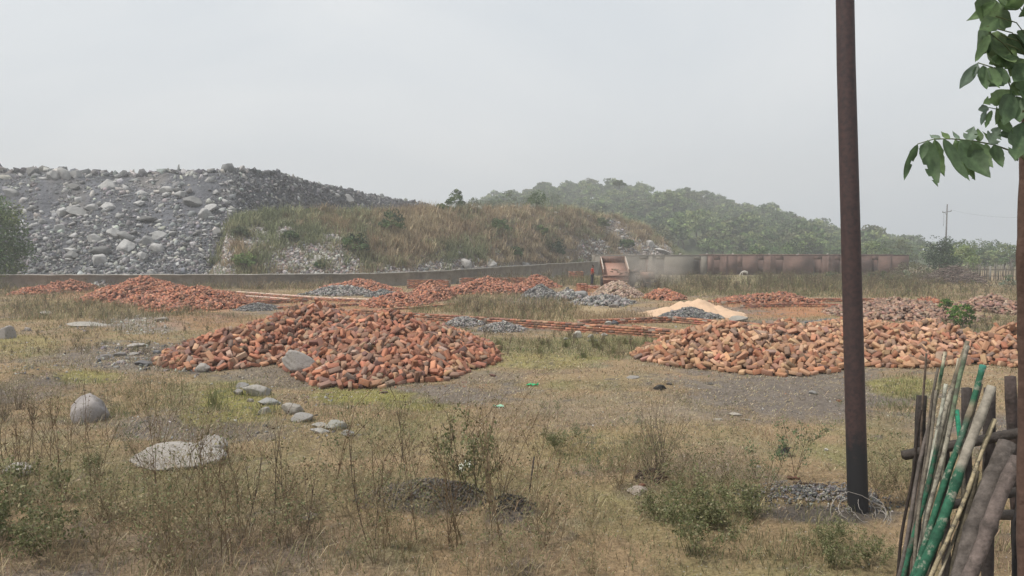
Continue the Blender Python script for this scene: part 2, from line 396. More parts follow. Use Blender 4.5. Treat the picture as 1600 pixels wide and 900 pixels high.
WH.mesh('wooded_hill', 120, 40, lambda V, u, t: np.tile(np.array([[.07, .085, .035]]), (len(V), 1)))

# ------------------------------------------------------------ rubble and boulders on the hills
def rubble_on(acc, H, n, us, ts, size, cols, v=.2, flat=1., pw=2.2, mask=None, p=None):
    u = RNG.uniform(*us, n); t = RNG.uniform(*ts, n)
    if mask is not None:
        k = mask(u, t); u, t = u[k], t[k]
    n = len(u)
    p_ = H.at(u, t); s = size[0] + (size[1] - size[0]) * RNG.power(1 / pw, n)
    sc = s[:, None] * RNG.uniform(.6, 1.3, (n, 3)); R_ = rand_rots(n)
    c = colmix(cols, n, v, p=p); idx = RNG.integers(0, len(ROCKS), n)
    for k in range(len(ROCKS)):
        q = idx == k; many(acc, ROCKS[k], p_[q], sc[q], R_[q], c[q])
GREYS = [(.10, .10, .11), (.135, .137, .146), (.20, .20, .20), (.31, .303, .292), (.075, .075, .08), (.17, .16, .158)]
acc = Acc()
vis = lambda u, t: True
def leftmask(u, t):
    base = fbm(u / 26, t * 5, 401, 3)
    low = np.clip(1.15 - t * 1.3, .1, 1)
    return RNG.uniform(0, 1, len(u)) < np.clip(low + base * .9, .05, 1)
rubble_on(acc, SP, 30000, (-120, 400), (0, 1.02), (.10, .42), GREYS, mask=leftmask)
rubble_on(acc, SP, 5000, (-120, 400), (0, .35), (.2, .7), GREYS, mask=leftmask)
rubble_on(acc, SP, 900, (-120, 400), (.02, .8), (.4, 1.0), [(.24, .238, .235), (.33, .325, .31), (.16, .16, .168), (.38, .37, .355)], mask=leftmask, pw=1.6)
rubble_on(acc, SP, 160, (-120, 400), (.4, .98), (.5, 1.3), [(.22, .22, .22), (.30, .295, .285), (.36, .35, .335)], pw=1.6)
DGREY = [(.085, .085, .093), (.12, .12, .128), (.165, .162, .162), (.23, .225, .22), (.065, .065, .07)]
feather = lambda u, t: RNG.uniform(0, 1, len(u)) < np.clip((u - 350 + 60 * fbm(u / 30, t * 6, 433, 3)) / 60, 0, 1)
rubble_on(acc, SP, 9000, (280, 700), (.1, 1.02), (.15, .5), DGREY, v=.22, mask=feather)
rubble_on(acc, SP, 3500, (280, 700), (.1, 1.02), (.35, .95), DGREY, v=.22, mask=feather)
rubble_on(acc, SP, 1500, (-120, 700), (.97, 1.05), (.3, .95), DGREY + GREYS[:3])
rubble_on(acc, SP, 330, (-120, 660), (.97, 1.01), (.7, 1.5), DGREY + GREYS[:3])
rubble_on(acc, SP, 90, (-60, 420), (.985, 1.005), (1.4, 2.4), DGREY + GREYS[1:4])
def bare(u, t):                                    # rocky openings in the grass of the mound
    m = np.zeros(len(u), bool)
    for bu, bt, ru, rt in BARE: m |= ((u - bu) / ru) ** 2 + ((t - bt) / rt) ** 2 < RNG.uniform(.5, 1.2, len(u))
    return m
BARE = [(480, .18, 70, .25), (530, .12, 40, .2), (700, .08, 60, .14), (925, .22, 26, .2), (985, .3, 18, .36), (960, .70, 25, .22), (1020, .3, 30, .35), (400, .5, 25, .2), (350, .4, 20, .7), (445, .55, 18, .12), (520, .45, 20, .12), (735, .94, 22, .06), (1040, .5, 14, .5), (620, .06, 50, .07), (800, .06, 60, .07)]
MROCK = [(.26, .23, .21), (.34, .32, .30), (.20, .19, .19), (.42, .40, .37), (.22, .17, .15)]
rubble_on(acc, MD, 42000, (335, 1070), (0, .98), (.12, .55), MROCK, mask=bare)
rubble_on(acc, MD, 900, (335, 1070), (0, .98), (.15, .6), MROCK)
rb = acc.build('rubble', M_rock); tagset(rb, 'loose grey broken stone covering the slopes behind the long wall', 'rubble', kind='stuff')

def boulder(tmpl, pos, size, rz, tilt, col, label, group=None, mat=None, name='boulder', cat='boulder'):
    V, F = tmpl; a = Acc()
    Rm = rotm(tilt[0], tilt[1], rz)
    W = (V * np.array(size)[None]) @ Rm.T
    a.add(W, F, col)
    o = a.build(name, mat or M_rock, loc=tuple(pos)); tagset(o, label, cat, group); return o
# named boulders of the spoil slope: u, v, width px, height px, tone, what it looks like
SPB = [(105, 276, 20, 20, .42, 'big pale rounded boulder on the crest of the spoil slope'),
       (56, 270, 22, 14, .17, 'dark jagged boulder pair on the crest left of the pale rounded boulder'),
       (88, 277, 16, 14, .30, 'grey boulder touching the left side of the pale rounded crest boulder'),
       (40, 276, 14, 11, .42, 'small pale boulder just under the dark crest boulders at far left'),
       (74, 280, 14, 10, .36, 'flat grey boulder under the crest near the far left'),
       (124, 274, 17, 10, .38, 'low pale boulder right of the big rounded crest boulder'),
       (165, 273, 10, 13, .34, 'upright pale stone at the crest above the wedge slab'),
       (188, 278, 14, 12, .33, 'pale stone on the crest right of the upright one'),
       (334, 264, 15, 12, .26, 'squarish grey block standing on the highest crest'),
       (366, 263, 17, 9, .20, 'dark flat topped block on the crest next to the square block'),
       (175, 293, 26, 16, .38, 'large grey wedge slab lying below the crest of the spoil slope'),
       (199, 297, 15, 16, .42, 'tilted pale slab right of the large wedge slab'),
       (108, 299, 11, 10, .42, 'pale blocky stone in the upper left of the spoil slope'),
       (118, 293, 18, 9, .20, 'dark slab behind the pale blocky stone in the upper left'),
       (126, 314, 12, 15, .46, 'upright pale triangular stone on the upper spoil slope'),
       (148, 326, 17, 10, .40, 'pale flat stone right of the upright triangular stone'),
       (173, 323, 20, 8, .42, 'long pale stone lying level in the middle of the upper slope'),
       (100, 335, 16, 13, .45, 'pale rounded boulder with flat top at mid height on the left'),
       (88, 334, 10, 10, .38, 'smaller grey stone touching the pale flat topped rounded boulder'),
       (124, 331, 36, 7, .24, 'long dark grey slab right of the pale flat topped boulder'),
       (69, 333, 8, 8, .45, 'small cubic pale stone on the left of the slope'),
       (54, 326, 15, 8, .27, 'grey flat stone near the left bush on the spoil slope'),
       (70, 348, 12, 11, .36, 'grey stone below the small cubic stone'),
       (95, 360, 18, 12, .36, 'wide grey boulder at mid height left of centre'),
       (114, 351, 15, 9, .34, 'grey stone above the wide grey boulder'),
       (73, 375, 13, 7, .42, 'pale flat stone in the lower left of the slope'),
       (66, 372, 11, 8, .38, 'small pale stone beside the lower left flat stone'),
       (115, 392, 21, 6, .40, 'long level pale slab in the lower slope'),
       (113, 400, 24, 10, .22, 'dark grey slab under the long level pale slab'),
       (156, 407, 26, 13, .42, 'large pale boulder near the foot of the spoil slope'),
       (160, 393, 25, 14, .17, 'dark slate block resting above the large pale foot boulder'),
       (150, 374, 18, 13, .38, 'pale boulder above the dark slate block'),
       (180, 367, 19, 13, .36, 'grey brown boulder at lower mid slope'),
       (200, 372, 24, 12, .25, 'grey slab right of the grey brown boulder'),
       (198, 386, 30, 14, .40, 'broad pale level topped block at the lower centre of the slope'),
       (230, 380, 20, 13, .27, 'leaning grey slab between two pale blocks in the lower slope'),
       (248, 390, 23, 15, .43, 'pale pointed boulder at the lower right of the slope'),
       (251, 369, 20, 14, .41, 'pale boulder above the pointed one at lower right'),
       (272, 366, 13, 10, .34, 'pinkish grey stone right of the pale boulders'),
       (225, 402, 18, 13, .42, 'pale boulder at the foot near the wall left of the mound'),
       (232, 343, 28, 7, .13, 'long dark slate slab lying level at the middle of the slope'),
       (322, 339, 20, 16, .38, 'large angular pale boulder at the middle right of the spoil slope'),
       (265, 298, 20, 9, .42, 'pale flat slab in the cluster under the high crest'),
       (280, 297, 15, 11, .36, 'second tilted pale slab of the cluster under the high crest'),
       (263, 306, 13, 8, .44, 'small pale slab at the lower left of the crest cluster'),
       (286, 305, 20, 10, .33, 'grey block at the lower right of the crest cluster'),
       (331, 283, 13, 13, .42, 'pale round stone high on the slope under the square crest block'),
       (340, 300, 14, 9, .34, 'grey stone right below the pale round high stone'),
       (356, 316, 15, 9, .42, 'pale stone at the upper right beside the dark scree'),
       (330, 326, 22, 8, .40, 'flat pale slab above the large angular boulder'),
       (305, 318, 26, 12, .20, 'dark grey boulder left of the flat pale slab'),
       (222, 318, 16, 6, .42, 'thin tilted pale slab on the slope centre'),
       (226, 304, 18, 9, .38, 'tilted pale slab above the thin one at slope centre'),
       (243, 316, 8, 9, .44, 'small pale stone right of the thin tilted slab'),
       (248, 330, 11, 10, .38, 'grey stone below the small pale stone at centre'),
       (284, 346, 9, 9, .41, 'small pale stone left of the large angular boulder'),
       (191, 338, 14, 9, .37, 'grey pale stone in the middle of the spoil slope'),
       (25, 303, 22, 12, .30, 'grey boulder half hidden by the tree at the left edge'),
       (342, 364, 20, 8, .19, 'dark grey slab beside the left end of the grassy mound'),
       (527, 307, 13, 10, .40, 'pale boulder in the dark scree near the right end of the ridge'),
       (520, 302, 9, 8, .30, 'grey boulder touching the pale one in the dark scree'),
       (545, 312, 17, 12, .33, 'broad grey boulder right of the pale one in the dark scree'),
       (432, 290, 9, 5, .33, 'flat grey stone high in the dark scree'),
       (400, 296, 7, 7, .42, 'bright small stone high in the dark scree'),
       (367, 297, 9, 7, .36, 'grey stone at the border of pale slope and dark scree')]
def on_hill(H, u, v):
    ts = np.linspace(0, 1, 220); p = H.at(np.full(220, float(u)), ts)
    _, pv = proj(p[:, 0], p[:, 1], p[:, 2])
    return p[int(np.argmin(np.abs(pv - v)))]
for i, (u, v, w, h, tone, lab) in enumerate(SPB):
    p = on_hill(SP, u, v); k = p[1] / FOC
    rnd = random.Random(i + 3)
    boulder(ROCKS[rnd.randrange(16)] if w < 16 else BIGROCKS[i % 6], (p[0], p[1] - .15, p[2] + .05), (w * k * 1.18, w * k * rnd.uniform(.7, 1.), h * k * 1.7), rnd.uniform(-.6, .6),
            (rnd.uniform(.0, .7), rnd.uniform(-.4, .4)), np.array((tone, tone * .985, tone * .965)) * .88, lab)
for i in range(120):
    u = RNG.uniform(20, 395); t = RNG.uniform(.03, .95); 
    if i % 3: t *= .6
    p = SP.at(np.array([u]), np.array([t]))[0]; s = RNG.uniform(.5, .95); tone = RNG.choice([.2, .28, .36, .42])
    boulder(ROCKS[i % 16], (p[0], p[1] - .1, p[2]), (s * 1.2, s, s * .7), RNG.uniform(-1.5, 1.5), (RNG.uniform(0, .5), RNG.uniform(-.3, .3)), np.array((tone, tone * .98, tone * .96)),
            'small grey boulder among many alike on the lower left spoil slope' if t < .4 else 'small grey boulder among many alike higher on the left spoil slope', 'small boulders scattered on the spoil slope')
MDB = [(728, 415, 22, 18, .36, 'large grey angular boulder at the foot of the mound behind the wall'),
       (765, 414, 22, 18, .40, 'big brownish pale boulder leaning at the mound foot right of the grey one'),
       (748, 420, 12, 7, .22, 'dark boulder between the two large ones at the mound foot'),
       (703, 407, 14, 8, .20, 'dark flat boulder left of the large grey mound foot boulder'),
       (717, 396, 14, 7, .42, 'pale flat stone above the large grey mound foot boulder'),
       (821, 415, 17, 7, .38, 'low grey boulder behind the rising wall'),
       (887, 405, 6, 8, .48, 'small white upright stone at the mound foot near the man'),
       (498, 405, 17, 11, .38, 'pale pinkish boulder in the bare patch of the mound left side'),
       (513, 406, 15, 7, .40, 'flat pale boulder right of the pinkish one in the bare patch'),
       (465, 395, 10, 7, .42, 'pale stone on the upper left of the bare patch'),
       (446, 362, 14, 7, .40, 'flat pale rock high on the left part of the mound'),
       (427, 389, 14, 7, .40, 'pale slab on the left flank of the mound'),
       (927, 383, 8, 10, .36, 'grey stone in the stony strip on the right of the mound'),
       (931, 392, 12, 9, .33, 'grey block under the grey stone on the right of the mound'),
       (966, 362, 14, 8, .38, 'pale rock in the upper stony chute of the mound'),
       (973, 372, 10, 8, .35, 'grey rock below the pale rock of the stony chute'),
       (968, 388, 11, 12, .38, 'tall pale rock at the bottom of the stony chute'),
       (1013, 382, 16, 9, .40, 'pale slab in the rock pile at the right end of the mound'),
       (1022, 387, 14, 10, .34, 'grey block in the rock pile at the right end of the mound'),
       (1008, 391, 12, 9, .30, 'darker block low in the rock pile at the right end of the mound'),
       (1034, 393, 22, 6, .42, 'long sloping pale slab ending the rock pile on the right'),
       (1000, 378, 9, 7, .26, 'small dark rock on the left of the right end rock pile'),
       (917, 340, 12, 6, .36, 'flat grey rock near the top right of the mound'),
       (745, 324, 16, 7, .38, 'pale rock on top of the mound'),
       (865, 333, 14, 4, .38, 'thin pale rock edge on the mound crest')]
for i, (u, v, w, h, tone, lab) in enumerate(MDB):
    p = on_hill(MD, u, v); k = p[1] / FOC; rnd = random.Random(i + 90)
    boulder(BIGROCKS[i % 6] if w > 15 else ROCKS[(i * 5) % 16], (p[0], p[1] - .2, p[2] + .1), (w * k * 1.1, w * k * .8, h * k * 1.35), rnd.uniform(-.5, .5), (rnd.uniform(0, .4), rnd.uniform(-.3, .3)),
            np.array((tone, tone * .96, tone * .91)), lab)

# ------------------------------------------------------------ vegetation builders
def blades(acc, base, h, w, lean, col, az=None, curve=.4):
    """n grass blades as bent two-piece strips"""
    n = len(base); az = RNG.uniform(0, 2 * math.pi, n) if az is None else az
    d = np.stack([np.cos(az), np.sin(az), np.zeros(n)], -1); s = np.stack([-np.sin(az + .7), np.cos(az + .7), np.zeros(n)], -1)
    up = np.array([0, 0, 1.])
    h = h[:, None]; w = w[:, None]; lean = lean[:, None]
    p1 = base + up * h * .55 + d * h * lean * .35
    p2 = base + up * h * (1 - lean * curve) + d * h * lean
    V = np.stack([base - s * w * .5, base + s * w * .5, p1 - s * w * .4, p1 + s * w * .4, p2], 1)
    F = np.array([[0, 1, 3], [0, 3, 2], [2, 3, 4]])
    FF = F[None] + (np.arange(n) * 5)[:, None, None]
    acc.add(V.reshape(-1, 3), FF.reshape(-1, 3), np.repeat(col, 5, 0))
def leaves(acc, pos, size, col, up=0.):
    n = len(pos); R_ = rand_rots(n)
    a = R_[:, :, 0]; b = R_[:, :, 1]
    if up: b = b + np.array([0, 0, up]); b /= np.linalg.norm(b, axis=1)[:, None]
    s = size[:, None]
    V = np.stack([pos - b * s * .5, pos + a * s * .28, pos + b * s * .5, pos - a * s * .28], 1)
    FF = np.array([[0, 1, 2], [0, 2, 3]])[None] + (np.arange(n) * 4)[:, None, None]
    acc.add(V.reshape(-1, 3), FF.reshape(-1, 3), np.repeat(col, 4, 0))

# templates for weeds: return list of (part_name, mesh)
def grow(acc, p, d, L_, r, depth, rnd, col, tips, bend=.25, sides=3, nseg=4, child=(2, 4)):
    pts = [np.array(p)]; d = np.array(d, float)
    for i in range(nseg):
        d = d + np.array([rnd.gauss(0, bend), rnd.gauss(0, bend), rnd.gauss(.05, bend * .5)]) * .5
        d /= np.linalg.norm(d); pts.append(pts[-1] + d * L_ / nseg)
    tube(acc, pts, np.linspace(r, r * .45, nseg + 1), col, sides, False)
    tips.append((pts[-1], d)); 
    if depth > 0:
        for k in range(rnd.randint(*child)):
            i = rnd.randint(1, nseg); dd = d + np.array([rnd.gauss(0, .6), rnd.gauss(0, .6), rnd.uniform(-.1, .4)])
            dd /= np.linalg.norm(dd)
            grow(acc, pts[i], dd, L_ * rnd.uniform(.3, .55), r * .6, depth - 1, rnd, col, tips, bend, sides, 3, child)
    else:
        for q in pts[1:]: tips.append((q, d))
def weed_template(kind, seed):
    rnd = random.Random(seed * 13 + 5); st = Acc(); lf = Acc(); tips = []
    if kind == 'stalk':
        col = np.array(rnd.choice([(.13, .085, .05), (.17, .12, .07), (.10, .07, .05)]))
        for k in range(rnd.randint(1, 3)):
            grow(st, (rnd.gauss(0, .03), rnd.gauss(0, .03), -.02), (rnd.gauss(0, .16), rnd.gauss(0, .16), 1), rnd.uniform(.65, 1.05), .0056, 1, rnd, col, tips, .12, child=(3, 6), nseg=6)
        P_ = np.array([t[0] for t in tips]); P_ = P_[RNG.uniform(size=len(P_)) < .7]; P_ = np.repeat(P_, 2, 0)
        leaves(lf, P_ + RNG.normal(0, .012, P_.shape), RNG.uniform(.015, .035, len(P_)), colmix([(.12, .10, .045), (.10, .06, .035), (.16, .15, .06)], len(P_)))
    elif kind == 'bush':
        col = np.array(rnd.choice([(.26, .20, .12), (.19, .14, .085), (.33, .27, .16)]))
        for k in range(rnd.randint(7, 11)):
            a = rnd.uniform(0, 6.28); s = rnd.uniform(.1, .9)
            grow(st, (rnd.gauss(0, .05), rnd.gauss(0, .05), -.02), (math.cos(a) * s, math.sin(a) * s, 1), rnd.uniform(.35, .75), .0040, 2, rnd, col, tips, .3, child=(2, 4))
        P_ = np.array([t[0] for t in tips]); P_ = P_[RNG.uniform(size=len(P_)) < .75]
        leaves(lf, P_ + RNG.normal(0, .02, P_.shape), RNG.uniform(.014, .036, len(P_)), colmix([(.16, .17, .08), (.22, .21, .11), (.30, .25, .15), (.11, .13, .06)], len(P_)))
    elif kind == 'green':
        col = np.array((.10, .11, .05))
        for k in range(rnd.randint(9, 14)):
            a = rnd.uniform(0, 6.28); s = rnd.uniform(.2, 1.1)
            grow(st, (rnd.gauss(0, .06), rnd.gauss(0, .06), -.02), (math.cos(a) * s, math.sin(a) * s, 1), rnd.uniform(.25, .5), .003, 2, rnd, col, tips, .3, child=(2, 4))
        P_ = np.array([t[0] for t in tips]); P_ = np.repeat(P_, 3, 0)
        leaves(lf, P_ + RNG.normal(0, .026, P_.shape), RNG.uniform(.02, .045, len(P_)), colmix([(.11, .125, .05), (.15, .16, .07), (.19, .19, .09), (.26, .24, .14)], len(P_)))
    elif kind == 'brush':
        col = np.array(rnd.choice([(.13, .10, .07), (.16, .13, .09)]))
        for k in range(rnd.randint(34, 46)):
            a = rnd.uniform(0, 6.28); s = rnd.uniform(0, .5)
            grow(st, (rnd.gauss(0, .05), rnd.gauss(0, .05), -.02), (math.cos(a) * s, math.sin(a) * s, 1), rnd.uniform(.45, .95), .003, 1 if rnd.random() < .35 else 0, rnd, col, tips, .24, child=(1, 3), nseg=6)
        P_ = np.array([t[0] for t in tips]); P_ = P_[RNG.uniform(size=len(P_)) < .25]
        leaves(lf, P_, RNG.uniform(.012, .025, len(P_)), colmix([(.16, .13, .07), (.13, .13, .06)], len(P_)))
    elif kind == 'sapling':
        col = np.array((.14, .10, .06))
        for k in range(3):
            grow(st, (rnd.gauss(0, .02), rnd.gauss(0, .02), -.02), (rnd.gauss(0, .25), rnd.gauss(0, .25), 1), rnd.uniform(.45, .7), .005, 2, rnd, col, tips, .2, child=(3, 5))
        P_ = np.array([t[0] for t in tips]); P_ = np.repeat(P_[P_[:, 2] > .15], 2, 0)
        leaves(lf, P_ + RNG.normal(0, .02, P_.shape), RNG.uniform(.02, .035, len(P_)), colmix([(.10, .14, .07), (.14, .18, .09)], len(P_)))
    elif kind == 'tuft':
        n = rnd.randint(90, 130); b = np.stack([RNG.normal(0, .06, n), RNG.normal(0, .06, n), np.full(n, -.02)], -1)
        blades(lf, b, RNG.uniform(.15, .5, n), RNG.uniform(.006, .010, n), RNG.uniform(.1, .7, n), colmix([(.16, .17, .07), (.25, .21, .11), (.13, .16, .06)], n))
    sm = st.mesh('stem') if st.V else None; lm = lf.mesh('foliage')
    if sm: sm.materials.append(M_twig)
    lm.materials.append(M_leaf if kind in ('green', 'sapling') else M_grass)
    return sm, lm
WT = {k: [weed_template(k, i) for i in range(n)] for k, n in (('stalk', 8), ('bush', 7), ('green', 5), ('brush', 3), ('sapling', 3), ('tuft', 4))}
NWEED = 0
WNAME = {'stalk': 'dry_stalk_weed', 'bush': 'twiggy_weed', 'green': 'leafy_weed', 'brush': 'dry_brush', 'sapling': 'small_shrub', 'tuft': 'grass_tuft'}
def weed(kind, x, y, s, label, group, cat='weed', sz=1.):
    global NWEED; NWEED += 1
    sm, lm = random.choice(WT[kind]); z = g1(x, y)
    if sm is None:
        o = bpy.data.objects.new(WNAME[kind], lm); C.objects.link(o); r = o
    else:
        r = bpy.data.objects.new(WNAME[kind], None); C.objects.link(r)
        for nme, me in (('stem', sm), ('foliage', lm)):
            o = bpy.data.objects.new(nme, me); C.objects.link(o); o.parent = r
    r.location = (x, y, z); r.rotation_euler = (random.gauss(0, .05), random.gauss(0, .05), random.uniform(0, 6.28)); r.scale = (s, s, s * sz)
    tagset(r, label, cat, group); return r
def weeds(kind, ur, vr, n, sr, label, group, sz=1., cat='weed'):
    for i in range(n):
        u = random.uniform(*ur); v = random.uniform(*vr); g = G(u, v)
        weed(kind, g[0], g[1], random.uniform(*sr), label, group, cat, sz)
# foreground plants
weeds('green', (-60, 120), (775, 900), 9, (.8, 1.15), 'dark green leafy weed in the patch at the lower left corner', 'green leafy weeds at the lower left')
weeds('bush', (60, 320), (790, 900), 10, (.7, 1.0), 'straw coloured twiggy weed in the bottom left stand', 'twiggy weeds at the bottom left')
weeds('stalk', (-20, 330), (700, 800), 24, (.6, 1.0), 'thin leafless brown stalk standing before the left boulders', 'bare brown stalks at the lower left')
weeds('bush', (250, 560), (745, 900), 15, (.75, 1.15), 'dense olive brown twiggy weed in the thicket left of centre', 'twiggy thicket left of centre')
weeds('stalk', (300, 560), (760, 880), 12, (.7, 1.1), 'brown stalk rising out of the twiggy thicket left of centre', 'stalks in the left of centre thicket')
weeds('stalk', (560, 860), (745, 860), 20, (.75, 1.15), 'tall brown stalk with small seed heads near the bottom centre', 'tall seed stalks at bottom centre')
weeds('bush', (560, 860), (770, 900), 14, (.6, .9), 'olive brown twiggy weed among the tall stalks at bottom centre', 'twiggy weeds at bottom centre')
weeds('bush', (860, 1040), (800, 900), 6, (.4, .7), 'low twiggy weed at the bottom right of centre', 'low twiggy weeds right of centre')
weeds('green', (1030, 1190), (800, 870), 7, (.5, .85), 'bushy green weed in the clump left of the iron pole', 'green weeds left of the iron pole')
weeds('bush', (1050, 1210), (755, 800), 12, (.6, .85), 'feathery grey green weed behind the green clump left of the pole', 'feathery weeds behind the green clump')
weeds('bush', (960, 1060), (740, 780), 4, (.6, .8), 'feathery weed beside the dry brush', 'feathery weeds beside the dry brush')
weeds('bush', (1365, 1425), (740, 800), 6, (.75, 1.), 'feathery grey green weed between the iron pole and the stick fence', 'feathery weeds right of the iron pole')
weeds('bush', (1440, 1700), (720, 800), 7, (.5, .8), 'twiggy weed behind the stick fence', 'twiggy weeds behind the stick fence')
weeds('green', (1250, 1420), (850, 900), 5, (.4, .6), 'small green weed below the foot of the iron pole', 'small green weeds in front of the pole')
g = G(1030, 752); weed('brush', g[0], g[1], 1.0, 'bundle of dry brown curved twigs growing left of the green clump', None, 'dry bush')
g = G(1010, 742); weed('brush', g[0], g[1], .7, 'smaller spray of dry twigs just left of the dry brown bundle', None, 'dry bush')
g = G(738, 775); weed('green', g[0], g[1], 1.15, 'tallest grey green bushy weed at bottom centre above the white scrap', None, 'weed', 1.25)
g = G(865, 712); weed('green', g[0], g[1], .55, 'small green weed cluster on the dry ground right of the tall stalks', None)
g = G(1195, 790); weed('sapling', g[0], g[1], .85, 'small branching shrub just left of the iron pole foot', None, 'shrub')
g = G(1242, 752); weed('sapling', g[0], g[1], .95, 'slender sprig standing beside brown clods left of the pole', None, 'shrub')
g = G(940, 760); weed('sapling', g[0], g[1], .5, 'tiny bare sprig at the bottom right of centre', None, 'shrub')
g = G(205, 708); weed('sapling', g[0], g[1], .6, 'small pale leafed sprig in front of the flat pale rock', None, 'shrub')
g = G(140, 745); weed('green', g[0], g[1], .45, 'small bright green weed under the round boulder', None)
g = G(335, 645); weed('tuft', g[0], g[1], 1.2, 'upright green grass tuft on the mossy patch right of the round boulder', None, 'grass tuft')
g = G(545, 592); weed('tuft', g[0], g[1], .9, 'pale dry grass tuft at the foot of the big left brick heap', None, 'grass tuft')
for u, v, s in ((230, 640, .8), (270, 643, .9), (300, 638, .7), (200, 632, .6), (180, 650, .7), (70, 650, .7), (100, 610, .6), (25, 640, .9)):
    g = G(u, v); weed('bush', g[0], g[1], s, 'olive weed around the round boulder on the left', 'olive weeds by the round boulder')
for u, v, s in ((5, 660, 1.1), (30, 640, 1.0), (-20, 650, 1.1), (50, 655, .8)):
    g = G(u, v); weed('brush', g[0], g[1], s * .75, 'reddish dry brush at the left edge of the view', 'reddish dry brush at the left edge', 'dry bush')
weeds('bush', (800, 1060), (538, 562), 30, (.3, .5), 'olive weed growing before the low brick wall at the centre', 'olive weeds before the low brick wall')
weeds('tuft', (660, 1000), (530, 562), 22, (.5, .9), 'grass tuft growing before the low brick wall at the centre', 'grass tufts before the low brick wall', cat='grass tuft')
for u, v in ((905, 705), (1000, 690), (640, 700), (870, 660), (1310, 640), (905, 715)):
    g = G(u, v); weed('sapling', g[0], g[1], random.uniform(.3, .5), 'tiny twiggy sprig alone on the dry open ground', 'tiny sprigs on the open ground')

# ------------------------------------------------------------ grass cover (uncountable)
def grass_field():
    a = Acc()
    STRAW = [(.36, .28, .16), (.30, .235, .13), (.24, .20, .11), (.42, .34, .20)]
    for (y0, y1, n, h0, h1, w0, w1) in ((5.2, 9, 75000, .015, .05, .004, .008), (9, 15, 80000, .02, .07, .006, .011), (15, 32, 90000, .03, .11, .010, .02), (32, 60, 60000, .06, .22, .02, .04)):
        y = y0 + (y1 - y0) * RNG.power(1.5, n); x = RNG.uniform(-.78, .80, n) * (y + .5)
        z = gh(x, y); c = ground_col(x, y, z)
        den = fbm(x / .35, y / .35, 77, 3) + .6 * fbm(x / 1.6, y / 1.6, 78, 3)
        lum = c.sum(1)
        gravel = np.abs(c[:, 0] - c[:, 2]) < .06
        keep = (den > RNG.uniform(-.9, .5, n)) & (~gravel | (RNG.uniform(size=n) < .10))
        x, y, z, c = x[keep], y[keep], z[keep], c[keep]; m = len(x)
        st = colmix(STRAW, m, .15)
        wgt = RNG.uniform(.2, .85, (m, 1)); col = st * (1 - wgt) + c * wgt * 1.15
        gr = RNG.uniform(size=m) < .16 + .1 * fbm(x / 2, y / 2, 79, 2); col[gr] = colmix([(.12, .15, .05), (.17, .18, .07)], int(gr.sum()))
        blades(a, np.stack([x, y, z - .005], -1), RNG.uniform(h0, h1, m), RNG.uniform(w0, w1, m), RNG.uniform(.3, 1.1, m), col)
    o = a.build('dry_grass', M_grass); tagset(o, 'short dry straw coloured grass thinly covering the open ground', 'grass', kind='stuff')
grass_field()
def straw_tangle():
    a = Acc(); n = 42000; y = 5.4 + 6.5 * RNG.power(1.2, n); x = RNG.uniform(-.78, .8, n) * (y + .3)
    den = fbm(x / .6, y / .6, 177, 4) + .35 * (x < .6) - .02
    k = den > RNG.uniform(-.15, .75, n); x, y = x[k], y[k]; m = len(x); z = gh(x, y)
    c = colmix([(.42, .33, .20), (.30, .235, .14), (.50, .42, .28), (.19, .18, .09), (.24, .15, .095), (.13, .105, .07)], m, .15)
    blades(a, np.stack([x, y, z], -1), RNG.uniform(.04, .17, m) * (1 + .8 * np.clip(den[k], 0, 1)), RNG.uniform(.003, .006, m), RNG.uniform(.4, 1.9, m), c, curve=.3)
    o = a.build('straw', M_grass); tagset(o, 'tangled pale straw lying through the foreground weeds', 'straw', kind='stuff')
straw_tangle()
def litter_straw():
    a = Acc(); n = 70000; y = 7 + 14 * RNG.power(1.3, n); x = RNG.uniform(-.78, .8, n) * (y + .3); k = fbm(x / .8, y / .8, 277, 4) > RNG.uniform(-.6, .6, n); x, y = x[k], y[k]; m = len(x); z = gh(x, y) + .006
    blades(a, np.stack([x, y, z], -1), RNG.uniform(.02, .06, m), RNG.uniform(.004, .010, m) * (y / 9), RNG.uniform(1.2, 2.6, m), colmix([(.44, .35, .22), (.34, .27, .17), (.14, .11, .08), (.24, .19, .12), (.50, .43, .30)], m, .15), curve=.42)
    o = a.build('straw', M_grass); tagset(o, 'short scattered straw bits lying flat on the open ground', 'straw', kind='stuff')
litter_straw()
def tall_patch(acc, regions, hcols):
    """many clumps of tall thin blades: u0,u1,v0,v1,n clumps,height,colour mix"""
    for (u0, u1, v0, v1, n, h, cols) in regions:
        for k in range(n):
            u = random.uniform(u0, u1); v = random.uniform(v0, v1); g = G(u, v); m = random.randint(14, 26)
            if g[1] < 2 or (1148 < u < 1180 and 64 < g[1] < 92): continue
            r = .12 + g[1] * .004
            b = np.stack([g[0] + RNG.normal(0, r, m), g[1] + RNG.normal(0, r, m), np.zeros(m)], -1); b[:, 2] = gh(b[:, 0], b[:, 1])
            hh = h * random.uniform(.55, 1.2); wd = max(.006, g[1] * .00055)
            blades(acc, b, hh * RNG.uniform(.5, 1.15, m), RNG.uniform(.6, 1.3, m) * wd, RNG.uniform(.05, 1.1, m), colmix(cols, m, .18))
BRN = [(.33, .25, .16), (.25, .185, .125), (.40, .31, .20)]
OLV = [(.22, .195, .105), (.16, .155, .08), (.29, .24, .14), (.12, .13, .06)]
GRN = [(.13, .17, .06), (.17, .19, .08), (.10, .13, .05)]
a = Acc()
